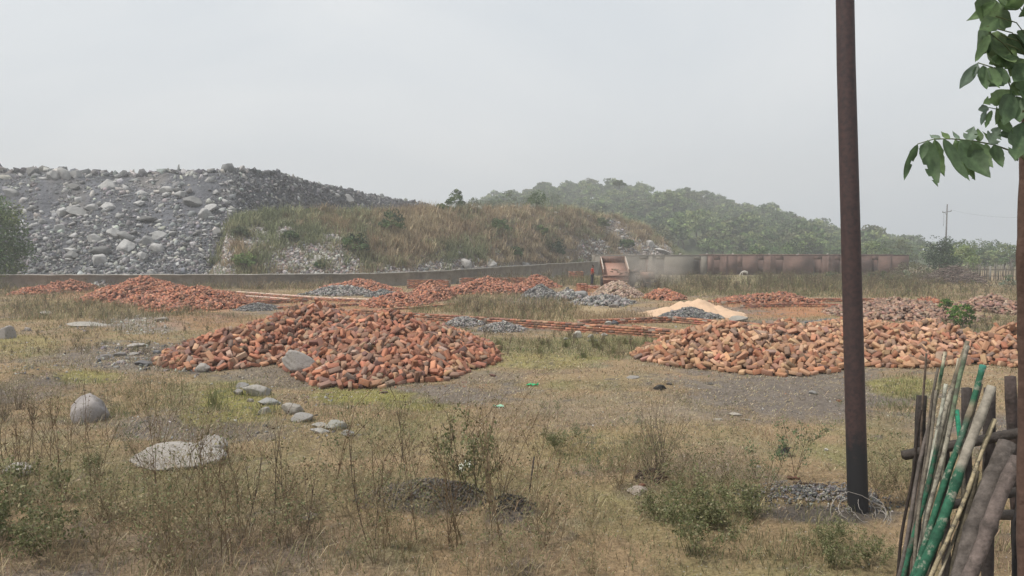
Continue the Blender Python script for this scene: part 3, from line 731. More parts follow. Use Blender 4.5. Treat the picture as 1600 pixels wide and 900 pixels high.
tall_patch(a, [(-150, 200, 455, 500, 240, .45, BRN + OLV), (20, 330, 470, 500, 160, .40, BRN + OLV), (60, 420, 495, 530, 90, .22, OLV + BRN),
               (260, 500, 441, 452, 260, .75, BRN + OLV), (400, 560, 443, 452, 90, .7, BRN), (-100, 60, 440, 455, 90, .9, OLV),
               (715, 900, 478, 505, 200, .42, BRN + OLV), (900, 1010, 488, 500, 110, .3, BRN + [(.36, .27, .16)]), (700, 900, 462, 480, 140, .45, OLV + BRN),
               (740, 900, 440, 448, 160, .8, BRN + OLV), (890, 950, 436, 446, 60, .9, OLV),
               (1000, 1450, 433, 458, 900, .45, OLV + BRN), (1000, 1330, 455, 464, 200, .35, OLV), (1180, 1440, 432, 455, 260, .75, OLV), (1340, 1460, 440, 466, 200, .5, OLV + BRN),
               (1440, 1620, 440, 470, 260, .35, OLV + BRN), (1420, 1720, 495, 520, 160, .25, BRN + OLV), (1440, 1720, 500, 530, 60, .2, GRN),
               (660, 1030, 524, 560, 150, .17, OLV + GRN), (620, 760, 515, 560, 90, .15, GRN), (330, 420, 455, 470, 50, .3, BRN), (640, 720, 478, 490, 50, .25, OLV),
               (0, 250, 520, 600, 100, .14, OLV + BRN), (100, 420, 600, 660, 70, .22, OLV + GRN), (430, 700, 630, 680, 60, .14, OLV + GRN), (860, 1050, 690, 740, 50, .14, GRN + OLV), (1370, 1440, 590, 640, 50, .12, GRN + OLV),
               (-60, 600, 760, 900, 90, .16, OLV + BRN), (560, 1060, 790, 900, 50, .12, OLV + BRN), (1050, 1320, 800, 900, 60, .15, OLV), (1380, 1640, 760, 900, 60, .14, OLV + BRN)], None)
o = a.build('tall_grass', M_grass); tagset(o, 'taller brown and olive grass in drifts between the heaps and along the walls', 'grass', kind='stuff')
# grass on the mound
a = Acc(); nG = 4600; u = RNG.uniform(335, 1078, nG); t = RNG.uniform(.0, 1.05, nG)
k = ~bare(u, t) | (RNG.uniform(size=nG) < .08); u, t = u[k], t[k]; base = MD.at(u, t)
tone = fbm(base[:, 0] / 5, base[:, 2] / 2.5 + 3, 91, 3)
MG = np.array([(.285, .215, .14), (.36, .29, .185), (.25, .24, .14), (.18, .195, .11)])
for i in range(len(u)):
    m = 26; b = np.stack([base[i, 0] + RNG.normal(0, .3, m), base[i, 1] + RNG.normal(0, .25, m), np.full(m, base[i, 2] - .05) + RNG.normal(0, .06, m)], -1)
    f = tone[i] * 1.4 - .06 + random.gauss(0, .25) + (.45 if u[i] < 430 else 0) + (.3 if t[i] > .85 else 0)
    c0 = MG[1] if f < -.35 else MG[0] if f < .15 else MG[2] if f < .5 else MG[3]
    c = np.clip(c0 * 1.15 * random.uniform(.65, 1.35) * (1 + RNG.normal(0, .18, (m, 1))), .02, .6)
    blades(a, b, (random.uniform(.45, .9) if random.random() < .75 else random.uniform(1.1, 1.7)) * RNG.uniform(.5, 1.1, m), RNG.uniform(.03, .065, m), RNG.uniform(.1, 1.0, m), c)
o = a.build('mound_grass', M_grass); tagset(o, 'tufted brown and grey green grass covering the mound', 'grass', kind='stuff')

# ------------------------------------------------------------ weeds of the middle distance
def field_weeds():
    a = Acc()
    FW = [(.17, .165, .085), (.22, .19, .11), (.13, .14, .065), (.28, .22, .14), (.15, .12, .08)]
    for (u0, u1, v0, v1, n, sz) in ((1000, 1460, 435, 458, 380, .8), (1180, 1440, 436, 450, 70, 1.15), (1400, 1620, 440, 466, 70, .6), (-60, 330, 455, 500, 90, .5), (260, 520, 440, 452, 90, .9), (-20, 260, 448, 457, 60, .7), (520, 900, 440, 448, 60, .6), (720, 900, 476, 500, 60, .5), (740, 930, 436, 450, 70, .9), (650, 1040, 515, 556, 70, .3), (1420, 1640, 492, 530, 50, .3), (0, 330, 510, 560, 40, .2), (930, 1010, 425, 440, 30, 1.0)):
        for k in range(n):
            g = G(random.uniform(u0, u1), random.uniform(v0, v1)); gu = proj(*g)[0]
            if 1146 < gu < 1182 and 64 < g[1] < 92: continue
            s = sz * random.uniform(.5, 1.25); m = random.randint(50, 110); c = colmix(FW, 1, .15)[0]
            z = RNG.uniform(0, 1, m) ** .8; w = s * .55 * (.35 + .9 * z * (1.25 - z)); an = RNG.uniform(0, 6.28, m); rr = RNG.uniform(0, 1, m) ** .6 * w
            p = np.stack([g[0] + rr * np.cos(an), g[1] + rr * np.sin(an), z * s * RNG.uniform(.7, 1.1, m)], -1)
            leaves(a, p, RNG.uniform(.5, 1.3, m) * max(.02, g[1] * .0013), np.clip(c * (1 + RNG.normal(0, .2, (m, 1))), .01, .6))
            for q in range(4): tube(a, [(g[0], g[1], 0), (g[0] + random.gauss(0, s * .25), g[1], s * random.uniform(.7, 1.25))], g[1] * .0002, (.16, .12, .08), 3, False)
    o = a.build('field_weeds', M_grass); tagset(o, 'scrubby brown and olive weeds in the middle distance', 'weeds', kind='stuff')
field_weeds()

# ------------------------------------------------------------ trees and shrubs
def crown_mesh(seed, rx, ry, rz, ncl, nlf, ls, cols, zc=0., up=0., spiky=0.):
    a = Acc(); r = np.random.default_rng(seed)
    d = r.normal(size=(ncl, 3)); d /= np.linalg.norm(d, axis=1)[:, None]; d[:, 2] = np.abs(d[:, 2]) * 1.2 - .35
    rad = r.uniform(.35, 1.0, ncl) ** .6
    c = d * rad[:, None] * np.array([rx, ry, rz]); c[:, 2] += zc
    ccol = colmix(cols, ncl, .12)
    cr = r.uniform(.14, .30, ncl) * (rx + rz) * .5
    for i in range(ncl):
        p = r.normal(size=(nlf, 3)); p /= np.linalg.norm(p, axis=1)[:, None] + 1e-6
        p = c[i] + p * (r.uniform(.3, 1, (nlf, 1)) ** .5) * cr[i] * np.array([1.15, 1.15, .75 + spiky])
        leaves(a, p, r.uniform(.6, 1.3, nlf) * ls, np.clip(ccol[i] * (1 + r.normal(0, .18, (nlf, 1))), .005, .5), up)
    return a.mesh('crown')
def trunk_mesh(seed, h, r0, limbs=4, rx=1.5, col=(.12, .095, .07)):
    a = Acc(); rn = random.Random(seed)
    pts = [(0, 0, -.3)]; 
    for i in range(5): pts.append((pts[-1][0] + rn.gauss(0, .04) * h, pts[-1][1] + rn.gauss(0, .04) * h, h * (i + 1) / 5))
    tube(a, pts, np.linspace(r0, r0 * .4, 6), col, 6)
    for k in range(limbs):
        i = rn.randint(2, 5); ang = rn.uniform(0, 6.28); q = np.array(pts[i]); e = q + np.array([math.cos(ang) * rx * .7, math.sin(ang) * rx * .7, h * rn.uniform(.15, .4)])
        tube(a, [q, (q + e) / 2 + np.array([0, 0, .1]), e], [r0 * .5, r0 * .35, r0 * .15], col, 5)
    return a.mesh('trunk', True)
G1 = [(.10, .15, .06), (.13, .18, .075), (.08, .125, .05), (.17, .21, .09)]
GL = [(.19, .25, .09), (.16, .22, .08), (.24, .28, .12)]
GD = [(.035, .06, .028), (.05, .08, .035), (.045, .07, .045)]
def make_tree_t(seed, rx, ry, rz, hz, ncl, nlf, ls, cols, r0=.15, spiky=0):
    cm = crown_mesh(seed, rx, ry, rz, ncl, nlf, ls, cols, zc=hz, spiky=spiky); cm.materials.append(M_farleaf)
    tm = trunk_mesh(seed, hz, r0, 4, rx); tm.materials.append(M_twig)
    return tm, cm
def put_tree(t, loc, s, name, label, cat, group=None, rz=None, sz=1.):
    r = bpy.data.objects.new(name, None); C.objects.link(r); r.location = tuple(loc); r.scale = (s, s, s * sz); r.rotation_euler = (0, 0, random.uniform(0, 6.28) if rz is None else rz)
    for nme, me in zip(('trunk', 'crown'), t):
        o = bpy.data.objects.new(nme, me); C.objects.link(o); o.parent = r
    return tagset(r, label, cat, group)
HT = [make_tree_t(500 + i, 2.6 + .25 * (i % 4), 3.0, 1.9 + .3 * (i % 3), 3.4, 36, 30, .50, c) for i, c in enumerate([G1, G1, GL, G1 + GL, GL + G1, [(.16, .17, .09), (.13, .14, .07)], G1])]
# wooded hill: 300 largest are trees of their own, the rest one wood
cand = []
while len(cand) < 900:
    u = RNG.uniform(640, 1420); t = RNG.uniform(0, 1.04) ** .9
    p = WH.at(np.array([u]), np.array([t]))[0]; cand.append((u, t, p, RNG.choice([RNG.uniform(.55, .9), RNG.uniform(.9, 1.3), RNG.uniform(1.2, 1.75)], p=[.35, .45, .2])))
def wlabel(u, v, kind):
    side = 'left part' if u < 900 else 'middle' if u < 1080 else 'right slope'
    hgt = 'top' if v < 330 else 'upper face' if v < 352 else 'lower face'
    return f'{kind} tree on the {hgt} of the far wooded hill, {side}'
sc_ = []
for (u, t, p, s) in cand:
    pv = proj(p[0], p[1], p[2] + 3)[1]; mdv = np.interp(u, MD.us, MD.vt) if u < 1100 else 420
    visible = pv < min(mdv, 400)
    sc_.append((s / p[1]) * (1 if visible else .01) * (1.6 if t > .9 else 1))
order = np.argsort(-np.array(sc_)); wood = Acc()
crowns = []
for tm, cm in HT:
    V = np.empty(len(cm.vertices) * 3, np.float32); cm.vertices.foreach_get('co', V); F = np.empty(len(cm.polygons) * 3, np.int32); cm.loops.foreach_get('vertex_index', F)
    K = np.empty(len(cm.vertices) * 4, np.float32); cm.color_attributes['col'].data.foreach_get('color', K)
    crowns.append((V.reshape(-1, 3), F.reshape(-1, 3), K.reshape(-1, 4)[:, :3]))
for rank, i in enumerate(order):
    u, t, p, s = cand[i]; k = i % len(HT); pv = proj(p[0], p[1], p[2] + 3)[1]
    if t > .95: s *= RNG.uniform(.7, 1.3)
    if rank < 295:
        put_tree(HT[k], (p[0], p[1], p[2] - .3), s, 'hill_tree', wlabel(u, pv, 'yellow green' if k in (2, 4) else 'grey green' if k == 5 else 'dark green'), 'tree', 'trees of the far wooded hill')
    else:
        a_ = RNG.uniform(0, 6.28); Rz = np.array([[math.cos(a_), -math.sin(a_), 0], [math.sin(a_), math.cos(a_), 0], [0, 0, 1]])
        V, F, K = crowns[k]; wood.add((V * s) @ Rz.T + p, F, K)
o = wood.build('wood', M_farleaf); tagset(o, 'hazy green wood filling in the far hill', 'wood', kind='stuff')
# single trees and shrubs with their own labels: u, v base, Y, width px, height px
def tree_px(u, Y, wpx, vtop, z0, name, label, cat, cols, seed, ncl=40, nlf=45, ls=None, group=None, spiky=0, low=.25):
    k = Y / FOC; rx = wpx * k / 2; p = P(u, 398, Y); ztop = P(u, vtop, Y)[2]; H_ = max(ztop - z0, .4)
    rz = H_ * (1 - low) / 1.5; hz = H_ - rz * 1.1
    t = make_tree_t(seed, rx * .85, rx * .85, rz, max(hz, .2), ncl, nlf, ls or max(.10, Y * .0019), cols, max(.03, rx * .06), spiky)
    return put_tree(t, (p[0], Y, z0), 1, name, label, cat, group, 0.)
tree_px(-8, 57.5, 104, 278, 0, 'tree', 'green tree at the left edge in front of the spoil slope', 'tree', G1 + [(.09, .14, .06)], 700, 130, 90, .2, low=.05)
tree_px(-75, 59, 90, 300, 0, 'tree', 'second green tree beyond the left edge tree', 'tree', G1, 701, 40, 50, .22, low=.05)
for i, (u, v, w, h, lab, cols) in enumerate([
        (613, 366, 34, 38, 'dark green shrub high on the mound left of its middle', GD + G1), (555, 398, 34, 34, 'dark green shrub halfway down the left of the mound', GD + G1),
        (868, 408, 32, 34, 'dark shrub low on the mound right of centre', GD), (838, 328, 34, 30, 'green shrub on the crest of the mound', G1), (712, 326, 26, 30, 'dark spiky shrub on the crest left of centre', GD + G1),
        (690, 326, 18, 12, 'low green shrub beside the dark spiky crest shrub', G1), (780, 366, 30, 24, 'grey green shrub in the middle of the mound', G1), (805, 404, 22, 20, 'small dark shrub at the mound foot', GD + G1),
        (978, 390, 26, 16, 'dark shrub between the stony strips at the right of the mound', GD + G1), (845, 372, 20, 20, 'green shrub above the dark shrub right of centre', G1), (383, 420, 30, 24, 'bright yellow green shrub at the left foot of the mound', GL),
        (490, 326, 22, 10, 'bright low shrub on the left crest of the mound', GL), (455, 375, 22, 14, 'grey green shrub on the left flank of the mound', G1), (500, 418, 14, 8, 'low green shrub at the bare patch by the wall', G1), (375, 372, 22, 18, 'grey green bush at the left end of the mound', [(.14, .16, .09)]), (940, 360, 24, 20, 'grey green bush right of centre on the mound', [(.13, .15, .08)])]):
    p = on_hill(MD, u, v); k = p[1] / FOC
    t = make_tree_t(720 + i, w * k * .58, w * k * .58, h * k * .62, h * k * .5, 34, 50, .17, cols, .04, .2)
    put_tree(t, p, 1, 'shrub', lab, 'shrub', None, 0.)
for i, (u, w, vt, lab) in enumerate([(745, 40, 300, 'thin hazy tree behind the left crest of the mound'), (790, 56, 292, 'broad hazy tree behind the mound crest'), (768, 34, 305, 'small hazy tree between two larger ones behind the mound'), (722, 26, 300, 'pale thin tree behind the spiky crest shrub'), (865, 40, 290, 'hazy tree behind the green crest shrub'), (826, 36, 292, 'hazy tree left of the green crest shrub'), (967, 26, 280, 'tree top standing highest on the far ridge')]):
    tree_px(u, 150 + i * 7, w, vt, 8 if i < 6 else 20, 'hazy_tree', lab, 'tree', [(.10, .13, .06), (.13, .16, .08)], 760 + i, 34, 40, .42)
TL = [(1180, 60, 378), (1215, 46, 372), (1245, 66, 366), (1280, 50, 376), (1306, 44, 380), (1365, 40, 366), (1385, 44, 364), (1410, 40, 366), (1432, 36, 374), (1452, 40, 372), (1500, 60, 366), (1530, 56, 370), (1555, 48, 366), (1580, 56, 374), (1610, 60, 368), (1650, 66, 366), (1700, 60, 370), (1335, 50, 376), (1540, 50, 380), (1480, 40, 376), (1400, 60, 384), (1350, 60, 386), (1150, 50, 386), (1570, 60, 388), (1515, 60, 386)]
ords = 'first second third fourth fifth sixth seventh eighth ninth tenth eleventh twelfth thirteenth fourteenth fifteenth sixteenth'.split()
TLs = sorted([(u, w, v, i) for i, (u, w, v) in enumerate(TL)])
nl = nr = 0
for (u, w, v, i) in TLs:
    if u < 1320: nl += 1; lab = f'{ords[nl - 1]} tree from the left in the line left of the iron pole'
    else: nr += 1; lab = f'{ords[nr - 1]} tree right of the iron pole in the distant tree line' if nr <= 16 else 'tree of the distant line beyond the right edge'
    Yt = 118 + (i * 37) % 60
    tree_px(u, Yt, w * 1.15, v, 0, 'line_tree', lab, 'tree', [G1, GL + G1, G1, [(.12, .15, .06), (.16, .18, .08)]][i % 4] if u != 1245 else GD + G1, 800 + i, 40, 46, .36, 'trees of the distant tree line', low=.12)
tree_px(1470, 84, 66, 360, -.2, 'bushy_tree', 'dark dense bushy tree behind the brushwood pile', 'tree', GD, 840, 75, 60, .2, spiky=.3, low=.02)
tree_px(1503, 90, 70, 372, 0, 'bushy_tree', 'yellow green bushy tree just right of the dark dense one', 'tree', GL, 841, 55, 50, .25, low=.02)
tree_px(1425, 78, 90, 404, -.3, 'shrub', 'wide grey brown shrub left of the dark dense tree', 'shrub', [(.17, .15, .10), (.14, .14, .08)], 842, 50, 60, .16, low=.02)
tree_px(1290, 70, 70, 418, -.3, 'shrub', 'low grey green shrub in the weeds left of the iron pole', 'shrub', [(.10, .11, .06), (.14, .14, .08)], 843, 40, 50, .14, low=.02)
tree_px(1375, 72, 60, 420, -.3, 'shrub', 'low olive shrub in the weeds right of the iron pole', 'shrub', [(.14, .14, .08), (.11, .12, .06)], 844, 40, 50, .14, low=.02)
tree_px(1420, 64, 16, 412, 0, 'shrub', 'small pale leafed shrub near the end of the brick wall', 'shrub', [(.26, .28, .20), (.10, .13, .07)], 845, 16, 30, .12, low=.05)
tree_px(1577, 60, 26, 424, 0, 'shrub', 'pale leafed shrub before the stick fence near the right edge', 'shrub', [(.24, .28, .20), (.14, .18, .1)], 846, 20, 30, .12, low=.02)
tree_px(1480, 29.5, 28, 457, 0, 'shrub', 'fresh green shrub left one of the pair behind the right brick heap', 'shrub', [(.13, .22, .06), (.10, .17, .05)], 847, 16, 34, .09, low=.2)
tree_px(1506, 26.5, 40, 455, 0, 'shrub', 'taller fresh green shrub behind the right brick heap', 'shrub', [(.13, .23, .05), (.10, .18, .05), (.08, .13, .045)], 848, 26, 44, .085, low=.0)

# ------------------------------------------------------------ bricks
BL, BW, BT = .232, .110, .073
def brick_cols(kind, n):
    if kind == 'red': return colmix([(.34, .145, .088), (.28, .125, .08), (.21, .11, .078), (.42, .205, .125), (.16, .10, .078), (.33, .19, .13)], n, .14, p=[.25, .25, .17, .13, .1, .1])
    if kind == 'tan': return colmix([(.41, .24, .145), (.36, .20, .12), (.28, .16, .105), (.47, .295, .185), (.34, .155, .09), (.23, .15, .105)], n, .12, p=[.28, .24, .16, .12, .12, .08])
    if kind == 'orange': return colmix([(.40, .165, .098), (.32, .135, .083), (.21, .10, .066), (.45, .22, .145), (.27, .15, .11)], n, .14)
    if kind == 'dull': return colmix([(.30, .18, .13), (.24, .145, .11), (.34, .24, .18), (.20, .14, .11)], n, .14)
def _bt():
    V, F = box_t(.23, .11, .072, .0018, .003); return V / np.array([.23, .11, .072], np.float32), F
Btmp = [_bt() for _ in range(7)]
def drop_heap(env, x0, x1, y0, y1, kindf, seed, maxn=6000, depth=.26):
    rng = np.random.default_rng(seed); cell = .03
    nx, ny = int((x1 - x0) / cell), int((y1 - y0) / cell)
    gx = x0 + (np.arange(nx) + .5) * cell; gy = y0 + (np.arange(ny) + .5) * cell
    XX, YY = np.meshgrid(gx, gy, indexing='ij')
    E = env(XX, YY); Gd = gh(XX.ravel(), YY.ravel()).reshape(XX.shape)
    H = Gd + np.maximum(E - depth, 0); T = Gd + E; core = H.copy()
    ID = np.full(H.shape, -1); out = []; n = 0; fails = 0
    act = np.argwhere(E > .03)
    its = 0
    while n < maxn and fails < 400 and its < 11000:
        its += 1
        i, j = act[rng.integers(len(act))]
        if T[i, j] - H[i, j] < .03: fails += 1; continue
        fails = 0
        l, w, t = BL, BW, BT
        q = rng.uniform()
        if q < .24: l *= rng.uniform(.4, .8); w *= rng.uniform(.8, 1)
        q = rng.uniform()
        if q < .27: w, t = t, w
        elif q < .33: l, t = min(t * 1.0, l), l; 
        a = rng.uniform(0, math.pi); ca, sa = math.cos(a), math.sin(a)
        cx, cy = gx[i], gy[j]; r = int((l + w) / 2 / cell) + 1
        i0, i1, j0, j1 = max(i - r, 0), min(i + r + 1, nx), max(j - r, 0), min(j + r + 1, ny)
        dx = XX[i0:i1, j0:j1] - cx; dy = YY[i0:i1, j0:j1] - cy
        lx = dx * ca + dy * sa; ly = -dx * sa + dy * ca
        m = (np.abs(lx) < l / 2) & (np.abs(ly) < w / 2)
        if m.sum() < 4: continue
        h = H[i0:i1, j0:j1][m]; A = np.stack([lx[m], ly[m], np.ones(m.sum())], 1)
        sol = np.linalg.lstsq(A, h, rcond=None)[0]
        px, py = np.clip(sol[0], -.9, .9) * .8 + rng.normal(0, .15), np.clip(sol[1], -.9, .9) * .8 + rng.normal(0, .19)
        res = h - (px * lx[m] + py * ly[m]); c = np.quantile(res, .84)
        if c > T[i, j] + .015: continue
        nl_ = math.sqrt(1 + px * px + py * py); nrm = np.array([-px, -py, 1]) / nl_
        top = px * lx + py * ly + c + t * nl_ * .96
        sub = H[i0:i1, j0:j1]; upd = m & (top > sub); sub[upd] = top[upd]; ID[i0:i1, j0:j1][upd] = n
        ax = np.array([1, 0, px]); ax /= np.linalg.norm(ax); ay = np.cross(nrm, ax)
        Rl = np.stack([ax, ay, nrm], 1); Rz = np.array([[ca, -sa, 0], [sa, ca, 0], [0, 0, 1]]); Rw = Rz @ Rl
        pos = np.array([cx, cy, c]) + Rw[:, 2] * t / 2
        out.append((pos, (l, w, t), Rw, kindf(cx, cy, rng))); n += 1
    cnt = np.bincount(ID[ID >= 0].ravel(), minlength=n)
    return out, cnt, (XX, YY, core, E)
def heap_env(lobes, seed):
    L_ = []
    for (u, v, hw, vtop, ry) in lobes:        # centre u, v of the lobe's footprint centre, half width px, row of its top
        g = G(u, v); L_.append((g[0], g[1], hw / ppm(g[1]), ry, P(u, vtop, g[1])[2]))
    def env(x, y):
        e = np.zeros_like(x)
        nn = fbm(x.ravel() / .8, y.ravel() / .8, seed, 3).reshape(x.shape)
        for cx, cy, rx, ry, h in L_:
            d = np.sqrt(((x - cx) / rx) ** 2 + ((y - cy) / ry) ** 2) + nn * .10
            e = np.maximum(e, h * np.clip(1 - d, 0, 1) ** .8)
        n2 = fbm(x.ravel() / .33, y.ravel() / .33, seed + 3, 2).reshape(x.shape)
        return e * (1 + .16 * nn) + np.clip(e * 3, 0, 1) * n2 * .07
    xs = [l[0] - l[2] * 1.25 for l in L_] + [l[0] + l[2] * 1.25 for l in L_]; ys = [l[1] - l[3] * 1.25 for l in L_] + [l[1] + l[3] * 1.25 for l in L_]
    return env, min(xs), max(xs), min(ys), max(ys)
LH = heap_env([(495, 538, 165, 474, 3.1), (600, 548, 175, 488, 3.1), (560, 565, 120, 512, 2.0), (360, 560, 110, 516, 1.9), (670, 555, 110, 508, 2.2), (430, 548, 110, 500, 2.2), (330, 562, 70, 535, 1.2), (590, 574, 120, 528, 2.75), (560, 574, 62, 532, 2.3), (690, 565, 90, 528, 1.7), (640, 572, 110, 530, 2.2)], 71)
RH = heap_env([(1130, 557, 140, 504, 2.5), (1240, 552, 150, 502, 2.8), (1100, 560, 100, 518, 2.0), (1180, 565, 120, 522, 2.2), (1370, 555, 120, 508, 2.4), (1450, 550, 120, 500, 2.3), (1590, 560, 120, 506, 1.8), (1680, 565, 140, 508, 1.8), (1500, 552, 70, 520, 1.2)], 72)
def lk(x, y, rng):
    f = fbm(np.array([x / 1.5]), np.array([y / 1.5]), 5, 2)[0]
    return 'red' if rng.uniform() < .72 - .3 * f else 'dull' if rng.uniform() < .6 else 'tan'
def rk(x, y, rng): return 'tan' if rng.uniform() < .85 else 'red' if rng.uniform() < .5 else 'dull'
cand = []; rest = Acc()
for which, (env, x0, x1, y0, y1), kf, sd, mx_ in (('left', LH, lk, 1, 6500), ('right', RH, rk, 2, 6500)):
    bl, cnt, (XX, YY, core, E) = drop_heap(env, x0, x1, y0, y1, kf, sd, mx_)
    print('heap', which, len(bl), x0, x1, y0, y1)
    for b, c in zip(bl, cnt):
        u, v = proj(*b[0]); inf = (u > -20) and (u < 1620)
        cand.append((c / b[0][1] ** 2.4 * (1 if inf else 0) * (1 if E.size else 0), which, b))
    st = 4; xx, yy, cc, ee = XX[::st, ::st], YY[::st, ::st], core[::st, ::st], E[::st, ::st]
    m, n = xx.shape; I = (np.arange(m - 1)[:, None] * n + np.arange(n - 1)[None]).ravel(); msk = (ee.ravel()[I] > .12)
    I = I[msk]; F = np.concatenate([np.stack([I, I + n, I + n + 1], 1), np.stack([I, I + n + 1, I + 1], 1)])
    rest.add(np.stack([xx.ravel(), yy.ravel(), cc.ravel() - .04], 1), F, np.array((.13, .07, .05)))
cand.sort(key=lambda c: -c[0])
for i, (s, which, (pos, dim, Rw, kind)) in enumerate(cand):
    tv, tf = Btmp[i % 7]; col = brick_cols(kind, 1)
    if i < 300:
        a = Acc(); a.add((tv * np.array(dim)) @ Rw.T, tf, col[0]); o = a.build('brick', M_brick, loc=tuple(pos))
        u, v = proj(*pos)
        if which == 'left':
            part = 'low left lobe' if u < 430 else 'front' if v > 560 else 'middle' if u < 650 else 'right flank'
            tagset(o, f'reddish brown brick on the {part} of the big left brick heap', 'brick', 'bricks of the left heap')
        else:
            part = 'left third' if u < 1180 else 'part just left of the iron pole' if u < 1325 else 'part right of the iron pole' if u < 1500 else 'far right end'
            tagset(o, f'tan brick on the long right brick heap, {part}', 'brick', 'bricks of the right heap')
    else:
        rest.add((tv * np.array(dim)) @ Rw.T + pos, tf, col[0])
o = rest.build('heaped_bricks', M_brick); tagset(o, 'the remaining tumbled bricks filling the two large near heaps', 'bricks', kind='stuff')

def far_heap(u, v0, vtop, hw, ry, kind, n, label, name='brick_heap', scale=1., mat=None, rocky=False, cat='brick heap', core=(.2, .1, .07)):
    """heap whose front foot shows on row v0"""
    Yf = GY(v0); Yc = Yf + ry; cx = P(u, 398, Yc)[0]; rx = hw * Yc / FOC; h = max(P(u, vtop, Yc)[2], .05 if Yc < 10 else .15)
    a = Acc(); nn = 26
    def hz(x, y, s=1):
        d = np.sqrt(((x - cx) / rx) ** 2 + ((y - Yc) / ry) ** 2) + .16 * fbm(x / (rx * .35), y / (rx * .35), int(u) + int(v0), 3)
        return h * np.clip(1 - d, 0, 1) ** .75 * (1 + .2 * fbm(x / (rx * .3), y / (rx * .3), int(u) + 5, 2))
    gx = np.linspace(cx - rx * 1.2, cx + rx * 1.2, nn * 2); gy = np.linspace(Yc - ry * 1.2, Yc + ry * 1.2, nn)
    X, Y = np.meshgrid(gx, gy); x, y = X.ravel(), Y.ravel(); z = hz(x, y) + gh(x, y) - .10
    m, k = X.shape; I = (np.arange(m - 1)[:, None] * k + np.arange(k - 1)[None]).ravel()
    F = np.concatenate([np.stack([I, I + 1, I + k + 1], 1), np.stack([I, I + k + 1, I + k], 1)])
    a.add(np.stack([x, y, z], 1), F, np.array(core))
    n = int(n * 1.25)
    r = np.sqrt(RNG.uniform(0, 1, n)) * 1.12; th = RNG.uniform(0, 6.283, n); px, py = cx + rx * r * np.cos(th), Yc + ry * r * np.sin(th)
    hh = hz(px, py); keep = (hh > 0.02) | (RNG.uniform(size=n) < .3); px, py, hh = px[keep], py[keep], hh[keep]; n = len(px)
    pz = hh + gh(px, py) + RNG.uniform(-.03, .06, n) * scale
    R_ = rand_rots(n)
    if rocky:
        c = colmix(rocky, n, .15); idx = RNG.integers(0, 16, n); s = scale * RNG.uniform(.4, 1.6, n)[:, None] * RNG.uniform(.7, 1.2, (n, 3))
        for q in range(16): w = idx == q; many(a, ROCKS[q], np.stack([px, py, pz], 1)[w], s[w], R_[w], c[w])
    else:
        flat = RNG.uniform(size=n) < .5; 
        an = RNG.uniform(0, 6.28, n); tl = RNG.normal(0, .35, (n, 2))
        for q in np.where(flat)[0]: R_[q] = rotm(tl[q, 0], tl[q, 1], an[q])
        s = np.tile(np.array([[BL, BW, BT]]), (n, 1)) * RNG.uniform(.75, 1.1, (n, 1)) * scale; s[:, 0] *= RNG.choice([1, 1, .6], n)
        c = brick_cols(kind, n) if isinstance(kind, str) else colmix(kind, n)
        many(a, BRICKT[0], np.stack([px, py, pz], 1), s, R_, c)
    o = a.build(name, mat or (M_rock if rocky else M_brickfar)); return tagset(o, label, cat, kind='stuff')
far_heap(105, 459, 437, 34, 3.0, 'orange', 900, 'small orange brick heap second from the left by the long grey wall')
far_heap(60, 461, 448, 36, 1.8, 'orange', 500, 'lowest flat orange heap of broken brick at the far left', core=(.34, .15, .085))
far_heap(225, 474, 434, 66, 5.0, 'orange', 2600, 'wide orange brick heap by the long grey wall on the left')
far_heap(318, 488, 449, 72, 3.6, 'orange', 2200, 'front lobe of the long orange brick heap on the left')
far_heap(270, 480, 446, 60, 4.0, 'orange', 1500, 'middle lobe joining the long orange brick heap')
far_heap(560, 458, 438, 62, 3.4, 'orange', 1300, 'brick heap at the back left of centre by the grey wall')
far_heap(672, 472, 440, 36, 4.2, 'orange', 1400, 'steep round brick heap at the back left of centre')
far_heap(620, 481, 458, 50, 3.0, 'orange', 900, 'low spread brick heap in front of the round back heap')
far_heap(762, 461, 435, 72, 3.2, 'orange', 1700, 'long orange brick heap at the back centre')
far_heap(838, 452, 432, 36, 3.2, 'orange', 900, 'small brick heap behind the dark gravel heap')
far_heap(965, 466, 439, 36, 3.0, [(.36, .26, .20), (.30, .21, .16), (.25, .19, .15), (.40, .30, .24)], 1300, 'freshly tipped dusty pale brick heap below the raised trailer')
far_heap(1039, 470, 452, 28, 2.0, 'orange', 700, 'small orange red brick heap behind the sand heap')
far_heap(1195, 476, 460, 78, 2.0, 'red', 800, 'flat scatter of red bricks between the low walls left of the pole')
far_heap(1225, 470, 457, 30, 1.6, 'red', 350, 'small dark red brick pile on the low walls left of the pole')
far_heap(1410, 505, 467, 96, 3.6, 'dull', 1900, 'dull red and tan brick heap right of the pole behind the long heap')
far_heap(1455, 488, 466, 30, 1.6, 'orange', 350, 'red part on top of the dull brick heap right of the pole')
far_heap(1552, 492, 464, 36, 2.4, 'dull', 800, 'small dull brick heap behind the green shrubs near the right edge')
far_heap(1340, 522, 500, 70, 1.6, 'tan', 500, 'low scatter of bricks along the wall behind the long right heap')
